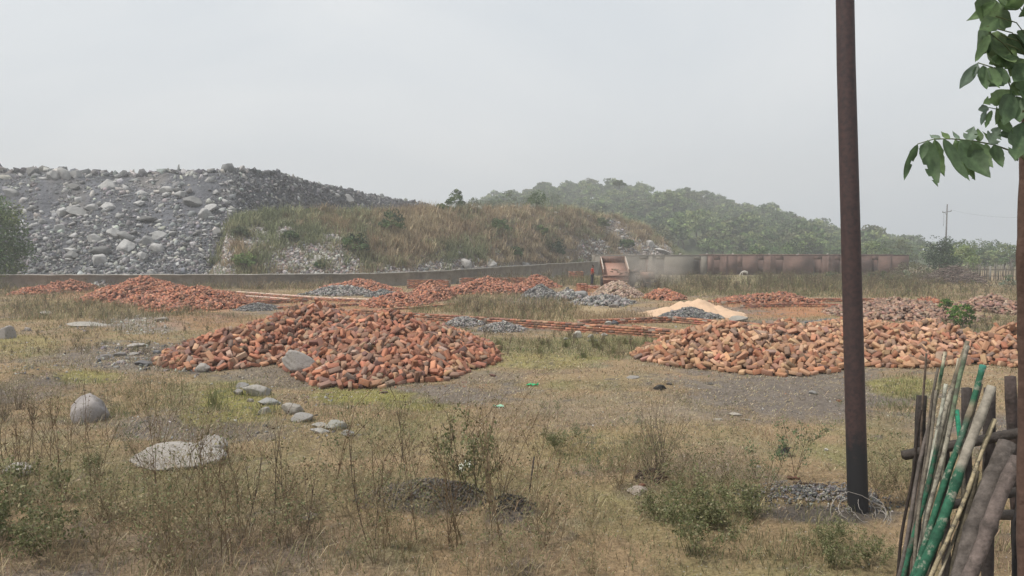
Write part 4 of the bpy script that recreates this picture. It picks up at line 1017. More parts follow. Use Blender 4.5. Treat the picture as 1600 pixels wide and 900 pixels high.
# gravel, rubble and sand heaps
DG = [(.09, .088, .086), (.135, .13, .125), (.19, .18, .172), (.27, .255, .24)]
far_heap(846, 470, 446, 32, 2.6, None, 2600, 'dark grey gravel heap at the back centre', 'gravel_heap', .13, rocky=DG, cat='gravel heap', core=(.13, .13, .135))
far_heap(598, 465, 452, 26, 1.6, None, 900, 'small grey gravel heap between the back brick heaps', 'gravel_heap', .13, rocky=DG, cat='gravel heap', core=(.14, .14, .14))
far_heap(530, 463, 446, 56, 2.6, None, 1400, 'grey broken stone spread left of the back brick heaps', 'gravel_heap', .18, rocky=DG + MROCK[:2], cat='gravel heap', core=(.15, .14, .13))
far_heap(402, 488, 474, 30, 1.6, None, 1400, 'low grey gravel heap right of the front lobe of the orange heap', 'gravel_heap', .08, rocky=DG, cat='gravel heap', core=(.16, .155, .16))
far_heap(158, 452, 440, 18, 1.4, None, 300, 'grey stones between the orange heaps at the left', 'gravel_heap', .3, rocky=DG + MROCK, cat='gravel heap', core=(.15, .14, .13))
far_heap(1080, 498, 480, 46, .9, None, 1700, 'dark broken stone in front of the sand heap', 'gravel_heap', .13, rocky=DG + [(.10, .105, .11)], cat='gravel heap', core=(.12, .12, .12))
far_heap(940, 478, 462, 50, 2.0, None, 900, 'grey broken stone in front of the tipped bricks', 'gravel_heap', .2, rocky=DG + MROCK[:2], cat='gravel heap', core=(.15, .14, .12))
far_heap(888, 470, 452, 22, 2.0, None, 400, 'grey rubble right of the dark gravel heap', 'gravel_heap', .25, rocky=DG + MROCK[:2], cat='gravel heap', core=(.15, .14, .13))
far_heap(728, 512, 494, 32, 1.2, None, 1200, 'grey spoil spilled over the low wall behind the left heap', 'gravel_heap', .08, rocky=DG + MROCK[:2], cat='gravel heap', core=(.16, .145, .13))
far_heap(785, 520, 504, 36, 1.0, None, 1200, 'grey spoil lying against the low brick wall at the centre', 'gravel_heap', .08, rocky=DG + MROCK[:2], cat='gravel heap', core=(.15, .14, .12))
far_heap(1310, 512, 500, 46, 1.2, None, 500, 'grey stones beside the wall left of the iron pole', 'gravel_heap', .10, rocky=DG, cat='gravel heap', core=(.17, .15, .13))
far_heap(655, 806, 766, 95, .55, None, 2600, 'dark earth clod heap at the bottom edge left of centre', 'earth_heap', .035, rocky=[(.07, .062, .058), (.10, .09, .08), (.14, .125, .11)], cat='earth heap', core=(.08, .07, .065), mat=M_dirt)
far_heap(795, 814, 796, 44, .3, None, 500, 'small black earth heap at the bottom edge near the centre', 'earth_heap', .03, rocky=[(.04, .037, .036), (.07, .062, .058)], cat='earth heap', core=(.05, .045, .04), mat=M_dirt)
far_heap(1285, 812, 799, 120, .5, None, 2200, 'dark grey gravel strip around the foot of the iron pole', 'gravel_heap', .03, rocky=DG + [(.08, .08, .085)], cat='gravel heap', core=(.10, .095, .09), mat=M_dirt)
far_heap(1020, 768, 748, 26, .25, None, 300, 'dark tangled clump of earth below the dry brush', 'earth_heap', .035, rocky=[(.06, .045, .035), (.10, .07, .05)], cat='earth heap', core=(.06, .045, .04), mat=M_dirt)
def sand_heap():
    a = Acc(); Yc = 32.5; ny, nx = 60, 130
    cx = P(1078, 398, Yc)[0]; gx = np.linspace(cx - 2.4, cx + 2.6, nx); gy = np.linspace(Yc - 2.4, Yc + 2.4, ny); X, Y = np.meshgrid(gx, gy); x, y = X.ravel(), Y.ravel()
    z = np.zeros_like(x)
    for (u, hw, h, yy) in ((1066, 50, .50, 0), (1092, 56, .60, .1), (1040, 50, .34, -.2), (1122, 46, .36, -.1), (1104, 50, .50, .3), (1080, 54, .52, .2)):
        mx2 = P(u, 398, Yc)[0]; d = np.sqrt(((x - mx2) / (hw * Yc / FOC)) ** 2 + ((y - Yc - yy) / 1.9) ** 2); z = np.maximum(z, h * (np.clip(1 - d, 0, 1) ** 1.15) * 1.2)
    z = z + gh(x, y) - .04 + .07 * fbm(x / .35, y / .35, 55, 4) * (z > .02)
    I = (np.arange(ny - 1)[:, None] * nx + np.arange(nx - 1)[None]).ravel(); F = np.concatenate([np.stack([I, I + 1, I + nx + 1], 1), np.stack([I, I + nx + 1, I + nx], 1)])
    a.add(np.stack([x, y, z], 1), F, np.array((.54, .375, .255)))
    o = a.build('sand_heap', mat_col('sand', .95, 3, .10, .4, 25, .01), smooth=True); tagset(o, 'pale yellow sand heap right of the tipped bricks', 'sand heap')
sand_heap()

# ------------------------------------------------------------ low brick walls of the plots
def brick_wall(pts, courses, label, kind='red', thick=2, capc=None, h=.078):
    """pts: ground points; real courses of bricks"""
    a = Acc(); pos = []; rot = []; scl = []; cols = []
    for (p, q) in zip(pts[:-1], pts[1:]):
        p = np.array(p[:2]); q = np.array(q[:2]); L_ = np.linalg.norm(q - p); d = (q - p) / L_; nrm = np.array([-d[1], d[0]]); ang = math.atan2(d[1], d[0])
        for c in range(courses):
            off = .12 * (c % 2); n = int(L_ / .24)
            for r in range(thick):
                for i in range(n):
                    if c == courses - 1 and random.random() < .10: continue
                    s = i * .24 + off + .12
                    xy = p + d * s + nrm * (r * .118 + random.gauss(0, .003)); 
                    z = g1(p[0] + d[0] * L_ / 2, p[1] + d[1] * L_ / 2) * 0 + c * h + h / 2 - .02
                    pos.append((xy[0], xy[1], z)); rot.append(rotm(random.gauss(0, .015), random.gauss(0, .015), ang + random.gauss(0, .012))); scl.append((.228, .110, .070))
        # mortar core
        mid = (p + q) / 2; Vb, Fb = BRICKT[0]
        Wb = (Vb * np.array([L_, .118 * thick - .03, courses * h - .03])) @ rotm(0, 0, ang).T + np.array([mid[0] + nrm[0] * .059 * (thick - 1), mid[1] + nrm[1] * .059 * (thick - 1), (courses * h) / 2 - .04])
        a.add(Wb, Fb, np.array((.24, .19, .15)))
    n = len(pos); cols = brick_cols(kind, n)
    if capc is not None:
        z = np.array(pos)[:, 2]; t = z > (courses - 1) * h; cols[t] = colvar(capc, int(t.sum()), .06)
    many(a, BRICKT[0], np.array(pos), np.array(scl), np.array(rot), cols)
    o = a.build('low_brick_wall', M_brickfar); tagset(o, label, 'brick wall')
gp = lambda *l: [G(u, v) for u, v in l]
brick_wall(gp((545, 493), (640, 500), (760, 508)), 4, 'low red brick foundation wall running behind the big left heap')
brick_wall(gp((762, 508), (880, 517), (1065, 531), (1180, 542)), 4, 'long low brick foundation wall crossing the centre towards the right heap', 'red')
brick_wall(gp((905, 509), (1050, 503), (1195, 516), (1390, 530)), 3, 'low brick foundation wall passing behind the right heap', 'red')
brick_wall(gp((985, 513), (1075, 524)), 2, 'short low brick wall left behind the right heap', 'tan')
brick_wall(gp((560, 490), (712, 478)), 2, 'thin low brick wall slanting right behind the left heap', 'tan')
brick_wall(gp((430, 484), (560, 478), (620, 472)), 2, 'low brick wall behind the top of the big left heap', 'red')
brick_wall(gp((370, 460), (490, 469), (640, 476)), 3, 'pink plaster topped low wall right of the orange heap, the farther one', 'orange', capc=(.60, .44, .36))
brick_wall(gp((345, 464), (450, 472)), 3, 'pink plaster topped low wall right of the orange heap, the nearer one', 'orange', capc=(.60, .44, .36))
brick_wall(gp((380, 477), (480, 472)), 3, 'low red wall end beside the grey gravel and the orange heap', 'red')
brick_wall(gp((636, 451), (704, 451)), 9, 'red brick wall stub behind the back left of centre heaps', 'red')
brick_wall(gp((718, 449), (838, 448)), 10, 'red brick wall behind the long back centre heap', 'red')
brick_wall(gp((1130, 476), (1245, 472), (1420, 472)), 3, 'far low wall of the orange earth plot by the iron pole', 'red')
brick_wall(gp((1160, 482), (1240, 480), (1440, 485)), 3, 'near low wall of the orange earth plot by the iron pole', 'red')
pw = [P(u, 398, 72) for u in (888, 912)]; brick_wall(pw, 13, 'weathered red brick wall piece in the weeds behind the man', 'red')
# brick stack the man stands on
def stack():
    r = bpy.data.objects.new('brick_stack', None); C.objects.link(r); tagset(r, 'squared orange brick stack left of the standing man', 'brick stack')
    for (u0, u1, Y0, dep, h, nm) in ((903, 922, 52, 1.3, .56, 'tall_stack'), (922, 941, 55.6, 2.0, .24, 'low_stack')):
        x0 = P(u0, 398, Y0)[0]; x1 = P(u1, 398, Y0)[0]; a = Acc(); pos = []
        for k in range(int(h / .078)):
            for i in range(max(1, int((x1 - x0) / .235))):
                for j in range(int(dep / .12)): pos.append((x0 + .12 + i * .235 + random.gauss(0, .006), Y0 + .06 + j * .118 + random.gauss(0, .006), .04 + k * .078))
        n = len(pos); many(a, BRICKT[0], np.array(pos), np.tile(np.array([[.228, .112, .074]]), (n, 1)), np.tile(np.eye(3)[None], (n, 1, 1)), brick_cols('orange', n))
        a.build(nm, M_brickfar, r)
stack()

# ------------------------------------------------------------ long grey wall
def grey_wall():
    us = [-260, 0, 250, 480, 560, 640, 700, 780, 850, 935]; Ys = [54, 56, 57.5, 59, 60, 62.5, 66, 73, 80, 93.6]; vt = [430, 429, 428.5, 428, 427, 424.5, 422, 417, 412.5, 408]
    a = Acc(); u = np.linspace(us[0], us[-1], 150); Y = np.interp(u, us, Ys); V = []; 
    zt = CAMZ - (np.interp(u, us, vt) - 398) * Y / FOC; x = (u - 800) / FOC * Y
    zt = zt + .03 * fbm(u / 20, u * 0, 5, 2)
    for yo, z in ((0, -.3), (0, zt - .08), (-.04, zt - .08), (-.04, zt), (.24, zt), (.24, zt - .08), (.2, zt - .08), (.2, -.3)):
        V.append(np.stack([x, Y + yo, np.broadcast_to(z, x.shape)], 1))
    V = np.stack(V, 1); n, k, _ = V.shape; F = []
    for i in range(n - 1):
        for j in range(k - 1): p = i * k + j; F += [[p, p + k, p + k + 1], [p, p + k + 1, p + 1]]
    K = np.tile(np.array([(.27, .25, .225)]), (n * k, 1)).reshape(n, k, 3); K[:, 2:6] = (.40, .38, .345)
    F += [[(n - 1) * k + 0, (n - 1) * k + j, (n - 1) * k + j + 1] for j in range(1, k - 1)]
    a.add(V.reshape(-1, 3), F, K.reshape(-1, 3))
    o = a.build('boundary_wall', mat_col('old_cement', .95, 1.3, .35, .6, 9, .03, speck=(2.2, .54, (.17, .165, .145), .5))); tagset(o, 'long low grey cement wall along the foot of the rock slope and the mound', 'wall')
grey_wall()

# ------------------------------------------------------------ long roofless brick building with door openings
def mat_brickwall(name, c1, c2, mortar, plaster=None):
    m = bpy.data.materials.new(name); m.use_nodes = True; t = m.node_tree; N = t.nodes; b = N['Principled BSDF']; K = t.links.new
    geo = N.new('ShaderNodeNewGeometry'); mp = N.new('ShaderNodeMapping'); mp.inputs['Rotation'].default_value = (R(90), 0, 0)
    K(geo.outputs['Position'], mp.inputs[0]); br = N.new('ShaderNodeTexBrick'); K(mp.outputs[0], br.inputs['Vector'])
    br.inputs['Scale'].default_value = 1; br.inputs['Brick Width'].default_value = .24; br.inputs['Row Height'].default_value = .082; br.inputs['Mortar Size'].default_value = .010
    br.inputs['Color1'].default_value = (*c1, 1); br.inputs['Color2'].default_value = (*c2, 1); br.inputs['Mortar'].default_value = (*mortar, 1)
    nz = N.new('ShaderNodeTexNoise'); nz.inputs['Scale'].default_value = .8; nz.inputs['Detail'].default_value = 8; K(geo.outputs['Position'], nz.inputs['Vector'])
    mr = N.new('ShaderNodeMapRange'); mr.inputs[1].default_value = .3; mr.inputs[2].default_value = .7; mr.inputs[3].default_value = .7; mr.inputs[4].default_value = 1.25; K(nz.outputs['Fac'], mr.inputs[0])
    mu = N.new('ShaderNodeVectorMath'); mu.operation = 'SCALE'; K(br.outputs['Color'], mu.inputs[0]); K(mr.outputs[0], mu.inputs['Scale']); K(mu.outputs[0], b.inputs['Base Color'])
    b.inputs['Roughness'].default_value = .95
    return m
M_bw = mat_brickwall('wall_brick', (.165, .09, .070), (.125, .072, .058), (.15, .12, .10))
M_plaster = mat_col('grey_plaster', .95, .8, .22, .3, 8, .02, fixed=(.20, .18, .152))
def box(a, x0, x1, y0, y1, z0, z1, col=(.2, .1, .08)):
    V, F = BRICKT[0]; a.add(V * np.array([x1 - x0, y1 - y0, z1 - z0]) + np.array([(x0 + x1) / 2, (y0 + y1) / 2, (z0 + z1) / 2]), F, np.array(col))
def building():
    Y = 94.; k = Y / FOC; X = lambda u: (u - 800) * k
    H_ = CAMZ - 1.5 * k
    def run(name, label, u0, u1, opens, mat, col, top, pil, cut_end=0):
        r = bpy.data.objects.new(name, None); C.objects.link(r); r.location = (0, 0, 0); tagset(r, label, 'building')
        w = Acc(); cur = u0; zl = 2.02
        for (o0, o1, ht) in opens:
            box(w, X(cur), X(o0), Y, Y + .25, -.3, top, col); box(w, X(o0) , X(o1), Y + .002, Y + .248, ht, top - .002, col); cur = o1
        box(w, X(cur), X(u1), Y, Y + .25, -.3, top, col)
        w.build('front_wall', mat, r)
        b = Acc(); box(b, X(u0), X(u1), Y + 4, Y + 4.25, -.3, top + .12, col); b.build('back_wall', M_bw if name != 'plastered_building' else mat, r)
        for q in pil:
            p = Acc(); box(p, X(q) - .16, X(q) + .16, Y - .06, Y + .0, -.3, top - .05, col); p.build('pilaster', mat, r)
        cp = Acc(); box(cp, X(u0) - .03, X(u1) + .03, Y - .025, Y + .275, top, top + .06, col); cp.build('coping', M_plaster if mat is M_plaster else mat, r)
        return r
    r1 = run('plastered_building', 'roofless building stretch with grey plastered front and door openings behind the trailer', 930, 1104.5, [(941, 949, 2.1), (999, 1013, 2.0), (1025, 1038, 2.0), (1084, 1095, 2.0)], M_plaster, (.27, .25, .22), H_, [936, 1018])
    r2 = run('brick_building', 'long roofless unplastered red brick building front with pilasters and openings', 1105.5, 1420, [(1115, 1125, 1.95), (1152, 1160, 1.1), (1184, 1193, 1.9), (1212, 1224, 1.95), (1271, 1284, 2.0), (1304, 1313, 1.9), (1362, 1372, 1.9)], M_bw, (.2, .1, .08), H_ + .05, [1134, 1203, 1294, 1390])
    # cross walls between the rooms
    for r, lst in ((r1, (936, 1018, 1070)), (r2, (1107, 1146, 1203, 1248, 1294, 1345, 1390, 1418))):
        for u in lst:
            c = Acc(); box(c, X(u) - .11, X(u) + .11, Y + .25, Y + 4.0, -.3, H_ + .02, (.2, .1, .08)); c.build('cross_wall', M_bw, r)
    for u, lab in ((1008, 'plastered stretch'), (1020, 'plastered stretch'), (1063, 'plastered stretch'), (1105, 'join of plaster and brick'), (1145, 'first brick bay'), (1202, 'second brick bay'), (1247, 'third brick bay'), (1293, 'bay nearest the iron pole')):  # added pale lumps: sunlight on the cross wall tops, put into their colour
        a = Acc(); tv, tf = ROCKS[int(u) % 16]; a.add((tv * np.array([.55, .4, .35])) @ rotm(.2, .3, u), tf, np.array((.50, .46, .42)))
        o = a.build('lit_wall_top_lump', M_rock, loc=(X(u), Y + .12, H_ + .2)); tagset(o, f'pale lump standing in for sunlit wall top above the {lab}' if u not in (1020, 1063) else 'middle of three pale lumps standing in for sunlit plastered wall tops' if u == 1020 else 'pale lump standing in for sunlit wall top on the right plastered part', 'stone')
building()

# ------------------------------------------------------------ stick fence and brushwood pile near the right edge
def far_fence():
    r = bpy.data.objects.new('stick_fence', None); C.objects.link(r); tagset(r, 'grey upright stick fence near the right edge behind the brushwood', 'fence')
    a = Acc(); Y = 73; rails = Acc()
    for i in range(150):
        u = 1505 + i * 1.0 + random.gauss(0, .4)
        if 1546 < u < 1553: continue
        x = P(u, 398, Y)[0]; h = random.uniform(1.2, 1.9); yy = Y + random.gauss(0, .05)
        tube(a, [(x, yy, -.1), (x + random.gauss(0, .08), yy, h)], [.028, .02], colmix([(.14, .12, .10), (.2, .18, .16), (.10, .085, .07)], 1)[0], 4)
    a.build('sticks', M_twig, r)
    for z in (.5, 1.15): tube(rails, [P(1505, 398, Y) * [1, 1, 0] + [0, .06, z], P(1660, 398, Y) * [1, 1, 0] + [0, .06, z]], .03, (.12, .10, .08), 5)
    rails.build('rail', M_twig, r)
    for u in (1548, 1600): 
        p = Acc(); x = P(u, 398, Y - .1)[0]; tube(p, [(x, Y - .1, -.2), (x, Y - .1, 1.5)], .09, (.20, .19, .17), 6); p.build('post', M_twig, r)
far_fence()
def brushwood():
    a = Acc(); Yc = 66; cx = P(1490, 398, Yc)[0]
    for i in range(1500):
        rr = math.sqrt(random.random()); th = random.uniform(0, 6.28); x = cx + 2.5 * rr * math.cos(th); y = Yc + 2.0 * rr * math.sin(th); h = 1.5 * max(0, 1 - rr) ** .7 + .05
        z = h + random.uniform(-.1, .03); d = np.array([random.gauss(0, 1), random.gauss(0, 1), random.gauss(0, .35)]); d /= np.linalg.norm(d); L_ = random.uniform(.5, 1.3); p = np.array([x, y, z])
        tube(a, [p - d * L_ / 2, p + np.array([0, 0, random.uniform(0, .1)]), p + d * L_ / 2], random.uniform(.012, .03), colmix([(.16, .12, .10), (.24, .19, .16), (.11, .085, .07), (.30, .25, .21)], 1)[0], 3, False)
    o = a.build('brushwood_pile', M_twig); tagset(o, 'domed pile of dry brown brushwood in front of the dark dense tree', 'brushwood pile')
brushwood()

# ------------------------------------------------------------ far power pole
def power_pole():
    Y = 135.; r = bpy.data.objects.new('power_pole', None); C.objects.link(r); b = P(1477, 398, Y); r.location = (b[0], Y, 0); tagset(r, 'distant power pole with one crossarm above the tree line', 'power pole')
    top = P(1478, 319, Y)[2]; k = Y / FOC; col = (.13, .12, .115)
    def t(nm, pts, rad, c=col, s=6):
        a = Acc(); tube(a, pts, rad, c, s); return a.build(nm, M_twig, r)
    t('mast', [(0, 0, 0), (.12, 0, top)], [.16, .10])
    zc = P(0, 331, Y)[2]; t('crossarm', [(-.8 + .1, 0, zc - .14), (.8 + .1, 0, zc + .12)], .07)
    for s in (-1, 1): t('insulator', [(.1 + s * .75, 0, zc + .1 * s), (.1 + s * .75, 0, zc + .1 * s + .25)], .06, (.2, .18, .17))
    t('brace', [(-.35, 0, zc - .05), (.08, 0, zc - .7)], .03)
    t('dangling_wire', [(-.45, 0, zc - .3), (-.42, 0, zc - 2), (-.5, 0, zc - 2.6)], .025)
    a = Acc(); p0 = np.array([b[0] + .85, Y, zc + .35]); p1 = P(1700, 330, 100)
    pts = [p0 + (p1 - p0) * s + np.array([0, 0, -2.2 * 4 * s * (1 - s) * .5]) for s in np.linspace(0, 1, 16)]; tube(a, pts, .010, (.2, .2, .2), 4)
    o = a.build('power_line', M_twig); tagset(o, 'thin wire running right from the distant power pole', 'wire')
power_pole()

# ------------------------------------------------------------ tipping trailer and tractor
M_rust = mat_col('rusty_steel', .8, 6, .3, .4, 20, .01, speck=(5, .5, (.34, .22, .15), .7))
M_duststeel = mat_col('dusty_steel', .85, 4, .2, .2, 20, .01, speck=(3, .5, (.35, .20, .15), .6))
M_rubber = mat_col('rubber', .9, 5, .2, 0, fixed=(.045, .04, .037), speck=(4, .5, (.20, .15, .12), .7))
M_trac = mat_col('faded_paint', .6, 4, .2, 0, speck=(3, .45, (.30, .22, .17), .8))
def lbox(nm, r, M4, x0, x1, y0, y1, z0, z1, col, mat, bev=.01):
    a = Acc(); V, F = BRICKT[0]; W = V * np.array([x1 - x0, y1 - y0, z1 - z0]) + np.array([(x0 + x1) / 2, (y0 + y1) / 2, (z0 + z1) / 2])
    W = W @ np.array(M4.to_3x3()).T + np.array(M4.translation); a.add(W, F, np.array(col)); return a.build(nm, mat, r)
def wheel(r, M4, c, rad, wid):
    c = np.array(c, float); a = Acc()
    prof = [(rad * .62, -wid / 2), (rad * .92, -wid / 2), (rad, -wid * .3), (rad, wid * .3), (rad * .92, wid / 2), (rad * .62, wid / 2)]
    n = 20; V = []; F = []
    for i in range(n):
        th = i * 2 * math.pi / n
        for (rr, w) in prof: V.append((c[0] + w, c[1] + rr * math.cos(th), c[2] + rr * math.sin(th)))
    k = len(prof)
    for i in range(n):
        for j in range(k): p, q = i * k + j, i * k + (j + 1) % k; p2, q2 = (p + k) % (n * k), (q + k) % (n * k); F += [[p, p2, q2], [p, q2, q]]
    V = np.array(V) @ np.array(M4.to_3x3()).T + np.array(M4.translation); a.add(V, F, np.array((.05, .045, .04))); w_ = a.build('wheel', M_rubber, r)
    a = Acc(); Vh = [c + np.array([-wid * .2, 0, 0]), c + np.array([wid * .2, 0, 0])]
    pts = [np.array(v) @ np.array(M4.to_3x3()).T + np.array(M4.translation) for v in Vh]; tube(a, pts, rad * .62, (.25, .19, .15), 16); a.build('rim', M_trac, w_)
    return w_
def trailer():
    r = bpy.data.objects.new('tipping_trailer', None); C.objects.link(r); tagset(r, 'rusty tractor trailer with its bed tipped up and tailgate hanging open', 'trailer')
    pr = P(962.5, 430, 57); W_ = .94; Lb = 3.2; tilt = R(17); yaw = R(-3)
    M4 = Matrix.Translation(Vector(pr)) @ Matrix.Rotation(yaw, 4, 'Z') @ Matrix.Rotation(tilt, 4, 'X')
    pink = (.34, .19, .145); rust = (.22, .11, .075); s = .46
    lbox('bed_floor', r, M4, -W_, W_, 0, Lb, -.06, 0, pink, M_duststeel)
    lbox('side_panel', r, M4, -W_ - .04, -W_, 0, Lb + .04, -.06, s, (.42, .34, .28), M_duststeel); lbox('side_panel', r, M4, W_, W_ + .04, 0, Lb + .04, -.06, s, (.36, .26, .2), M_duststeel)
    lbox('headboard', r, M4, -W_, W_, Lb, Lb + .05, -.06, s + .08, (.20, .14, .12), M_rust)
    for x in (-W_ - .07, W_ + .0):
        lbox('top_rail', r, M4, x, x + .08, -.03, Lb + .04, s + .002, s + .06, (.50, .44, .38), M_duststeel)
        for y in np.linspace(.02, Lb, 5): lbox('side_rib', r, M4, x - .02 if x < 0 else x + .045, x + .03 if x < 0 else x + .1, y, y + .06, -.06, s, rust, M_rust)
    M0 = Matrix.Translation(Vector(pr)) @ Matrix.Rotation(yaw, 4, 'Z')
    tg = lbox('tailgate', r, M0, -W_ - .06, W_ + .02, -.08, -.03, -.70, -.04, (.19, .085, .06), M_rust)
    lbox('tailgate_bar', tg, M0, -W_ - .06, W_ + .02, -.12, -.082, -.38, -.33, (.34, .2, .15), M_rust)
    lbox('tailgate_bar', tg, M0, -W_ - .08, W_ + .04, -.12, -.082, -.08, -.01, (.17, .10, .08), M_rust)
    lbox('chassis', r, M0, -.45, -.33, .1, 4.3, -.36, -.22, rust, M_rust); lbox('chassis', r, M0, .33, .45, .1, 4.3, -.36, -.22, rust, M_rust)
    lbox('axle', r, M0, -1.0, 1.0, 1.25, 1.35, -.58, -.48, rust, M_rust)
    a = Acc(); tube(a, [M0 @ Vector((0, 2.2, -.3)), M0 @ Vector((0, 2.9, .55))], .07, (.3, .28, .26), 8); a.build('hydraulic_ram', M_rust, r)
    for x in (-.98, 1.0): wheel(r, M0, (x, 1.3, -.55), .46, .22)
    for k in range(14):
        a = Acc(); p = M4 @ Vector((random.uniform(.1, .85), random.uniform(.1, 1.6), .05)) if k > 2 else M4 @ Vector((random.uniform(-.5, 0), random.uniform(.8, 1.6), .05))
        a.add((Btmp[k % 5][0] * np.array([BL, BW, BT])) @ rotm(.3, random.uniform(-.3, .3), random.uniform(0, 3)).T, Btmp[k % 5][1], brick_cols('dull', 1)[0]); o = a.build('brick', M_brick, loc=p)
        tagset(o, 'broken brick left on the floor of the tipped trailer bed', 'brick', 'bricks left in the trailer')
trailer()
def tractor():
    r = bpy.data.objects.new('tractor', None); C.objects.link(r); tagset(r, 'dusty tractor half hidden right of the tipped trailer', 'tractor')
    b = P(1001, 398, 58.0); M0 = Matrix.Translation(Vector((b[0], 58.2, 0))) @ Matrix.Rotation(R(200), 4, 'Z')
    # local +Y = forward, so the nose points towards the camera and slightly right
    red = (.30, .20, .16)
    lbox('hood', r, M0, -.28, .28, .5, 1.75, .75, 1.28, red, M_trac); lbox('grille', r, M0, -.25, .25, 1.752, 1.79, .72, 1.22, (.12, .1, .09), M_trac)
    lbox('gearbox', r, M0, -.22, .22, -.7, .6, .45, .9, (.2, .17, .15), M_trac); lbox('front_axle', r, M0, -.55, .55, 1.4, 1.5, .38, .5, (.2, .17, .15), M_trac)
    lbox('seat', r, M0, -.22, .22, -.55, -.15, 1.0, 1.12, (.12, .1, .1), M_trac); lbox('backrest', r, M0, -.22, .22, -.62, -.552, 1.12, 1.5, (.12, .1, .1), M_trac)
    for x in (-.62, .62):
        wheel(r, M0, (x * 1.08, -.35, .64), .64, .34); wheel(r, M0, (x * .95, 1.45, .33), .33, .18)
        lbox('fender', r, M0, x * 1.05 - .2, x * 1.05 + .2, -.95, .25, 1.32, 1.36, red, M_trac)
    a = Acc(); tube(a, [M0 @ Vector((.12, 1.2, 1.2)), M0 @ Vector((.12, 1.2, 1.85))], .035, (.15, .12, .1), 8); a.build('exhaust_pipe', M_trac, r)
    a = Acc(); th = np.linspace(0, 2 * math.pi, 17); tube(a, [M0 @ Vector((.2 * math.cos(t), .25 + .06 * math.sin(t), 1.32 + .19 * math.sin(t))) for t in th], .018, (.05, .05, .05), 5); a.build('steering_wheel', M_trac, r)
tractor()

# ------------------------------------------------------------ person
def skin(nm, verts, edges, rad, mat, parent, sub=2):
    me = bpy.data.meshes.new(nm); me.from_pydata(verts, edges, []); o = bpy.data.objects.new(nm, me); C.objects.link(o)
    m = o.modifiers.new('s', 'SKIN'); m.use_smooth_shade = True
    for i, v in enumerate(me.skin_vertices[0].data): v.radius = (rad[i], rad[i]) if not isinstance(rad[i], tuple) else rad[i]; v.use_root = (i == 0)
    s = o.modifiers.new('u', 'SUBSURF'); s.levels = sub; s.render_levels = sub
    dg = bpy.context.evaluated_depsgraph_get(); m2 = bpy.data.meshes.new_from_object(o.evaluated_get(dg)); bpy.data.objects.remove(o)
    m2.name = nm; m2.materials.clear(); m2.materials.append(mat); q = bpy.data.objects.new(nm, m2); C.objects.link(q)
    if parent: q.parent = parent
    return q
def person():
    M_skin = mat_col('skin', .6, 5, .05, 0, fixed=(.13, .07, .045)); M_shirt = mat_col('shirt', .9, 9, .12, .3, 30, .01, fixed=(.55, .085, .05)); M_trou = mat_col('trousers', .9, 9, .15, .3, 30, .01, fixed=(.028, .028, .042)); M_hair = mat_col('hair', .7, 30, .3, 0, fixed=(.012, .010, .009))
    M_sand = mat_col('sandal', .8, 9, .1, 0, fixed=(.35, .30, .27))
    # faces +X (the trailer), head bent down, arms in front
    V = [(0, 0, .86), (.0, 0, 1.0), (.01, 0, 1.15), (.02, 0, 1.27), (.03, 0, 1.35), (.055, 0, 1.41), (.075, 0, 1.47), (.07, 0, 1.55),
         (.02, .155, 1.27), (.0, .20, 1.03), (.17, .13, .97), (.235, .10, .985), (.02, -.155, 1.27), (-.03, -.20, 1.03), (.13, -.15, .93), (.19, -.13, .93),
         (0, .085, .80), (.03, .095, .45), (0.0, .10, .09), (.12, .11, .035), (0, -.085, .80), (.0, -.10, .45), (-.06, -.11, .09), (.06, -.12, .035)]
    E = [(0, 1), (1, 2), (2, 3), (3, 4), (4, 5), (5, 6), (6, 7), (3, 8), (8, 9), (9, 10), (10, 11), (3, 12), (12, 13), (13, 14), (14, 15), (0, 16), (16, 17), (17, 18), (18, 19), (0, 20), (20, 21), (21, 22), (22, 23)]
    rd = [(.11, .13), (.10, .115), (.11, .135), (.10, .13), (.05, .05), (.062, .06), (.085, .075), (.075, .07), .045, .036, .028, .03, .045, .036, .028, .03, .078, .052, .036, .034, .078, .052, .036, .034]
    body = skin('person', V, E, rd, M_skin, None); tagset(body, 'young man in an orange red shirt and dark trousers looking down at the bricks', 'person')
    Vs = [V[0], V[1], V[2], V[3], (.028, 0, 1.335), V[8], (.008, .185, 1.10), V[12], (-.02, -.185, 1.10)]
    skin('shirt', Vs, [(0, 1), (1, 2), (2, 3), (3, 4), (3, 5), (5, 6), (3, 7), (7, 8)], [(.125, .145), (.118, .132), (.125, .15), (.115, .142), (.07, .07), .062, .056, .062, .056], M_shirt, body)
    Vt = [(0, 0, .92), V[16], V[17], (.005, .10, .13), V[20], V[21], (-.055, -.11, .13)]
    skin('trousers', Vt, [(0, 1), (1, 2), (2, 3), (0, 4), (4, 5), (5, 6)], [(.12, .135), .095, .07, .058, .095, .07, .058], M_trou, body)
    skin('hair', [(.05, 0, 1.50), (.045, 0, 1.56), (.075, 0, 1.595)], [(0, 1), (1, 2)], [(.09, .085), (.098, .09), .065], M_hair, body)
    for x, y in ((.06, .11), (.0, -.12)):
        a = Acc(); V_, F_ = BRICKT[0]; a.add(V_ * np.array([.26, .10, .035]) + np.array([x + .01, y, -.0 + .012]), F_, np.array((.3, .3, .3))); a.build('sandal', M_sand, body)
    p = P(925.5, 398, 56.6); body.location = (p[0], 56.6, .232); body.rotation_euler = (0, 0, R(-18))
person()
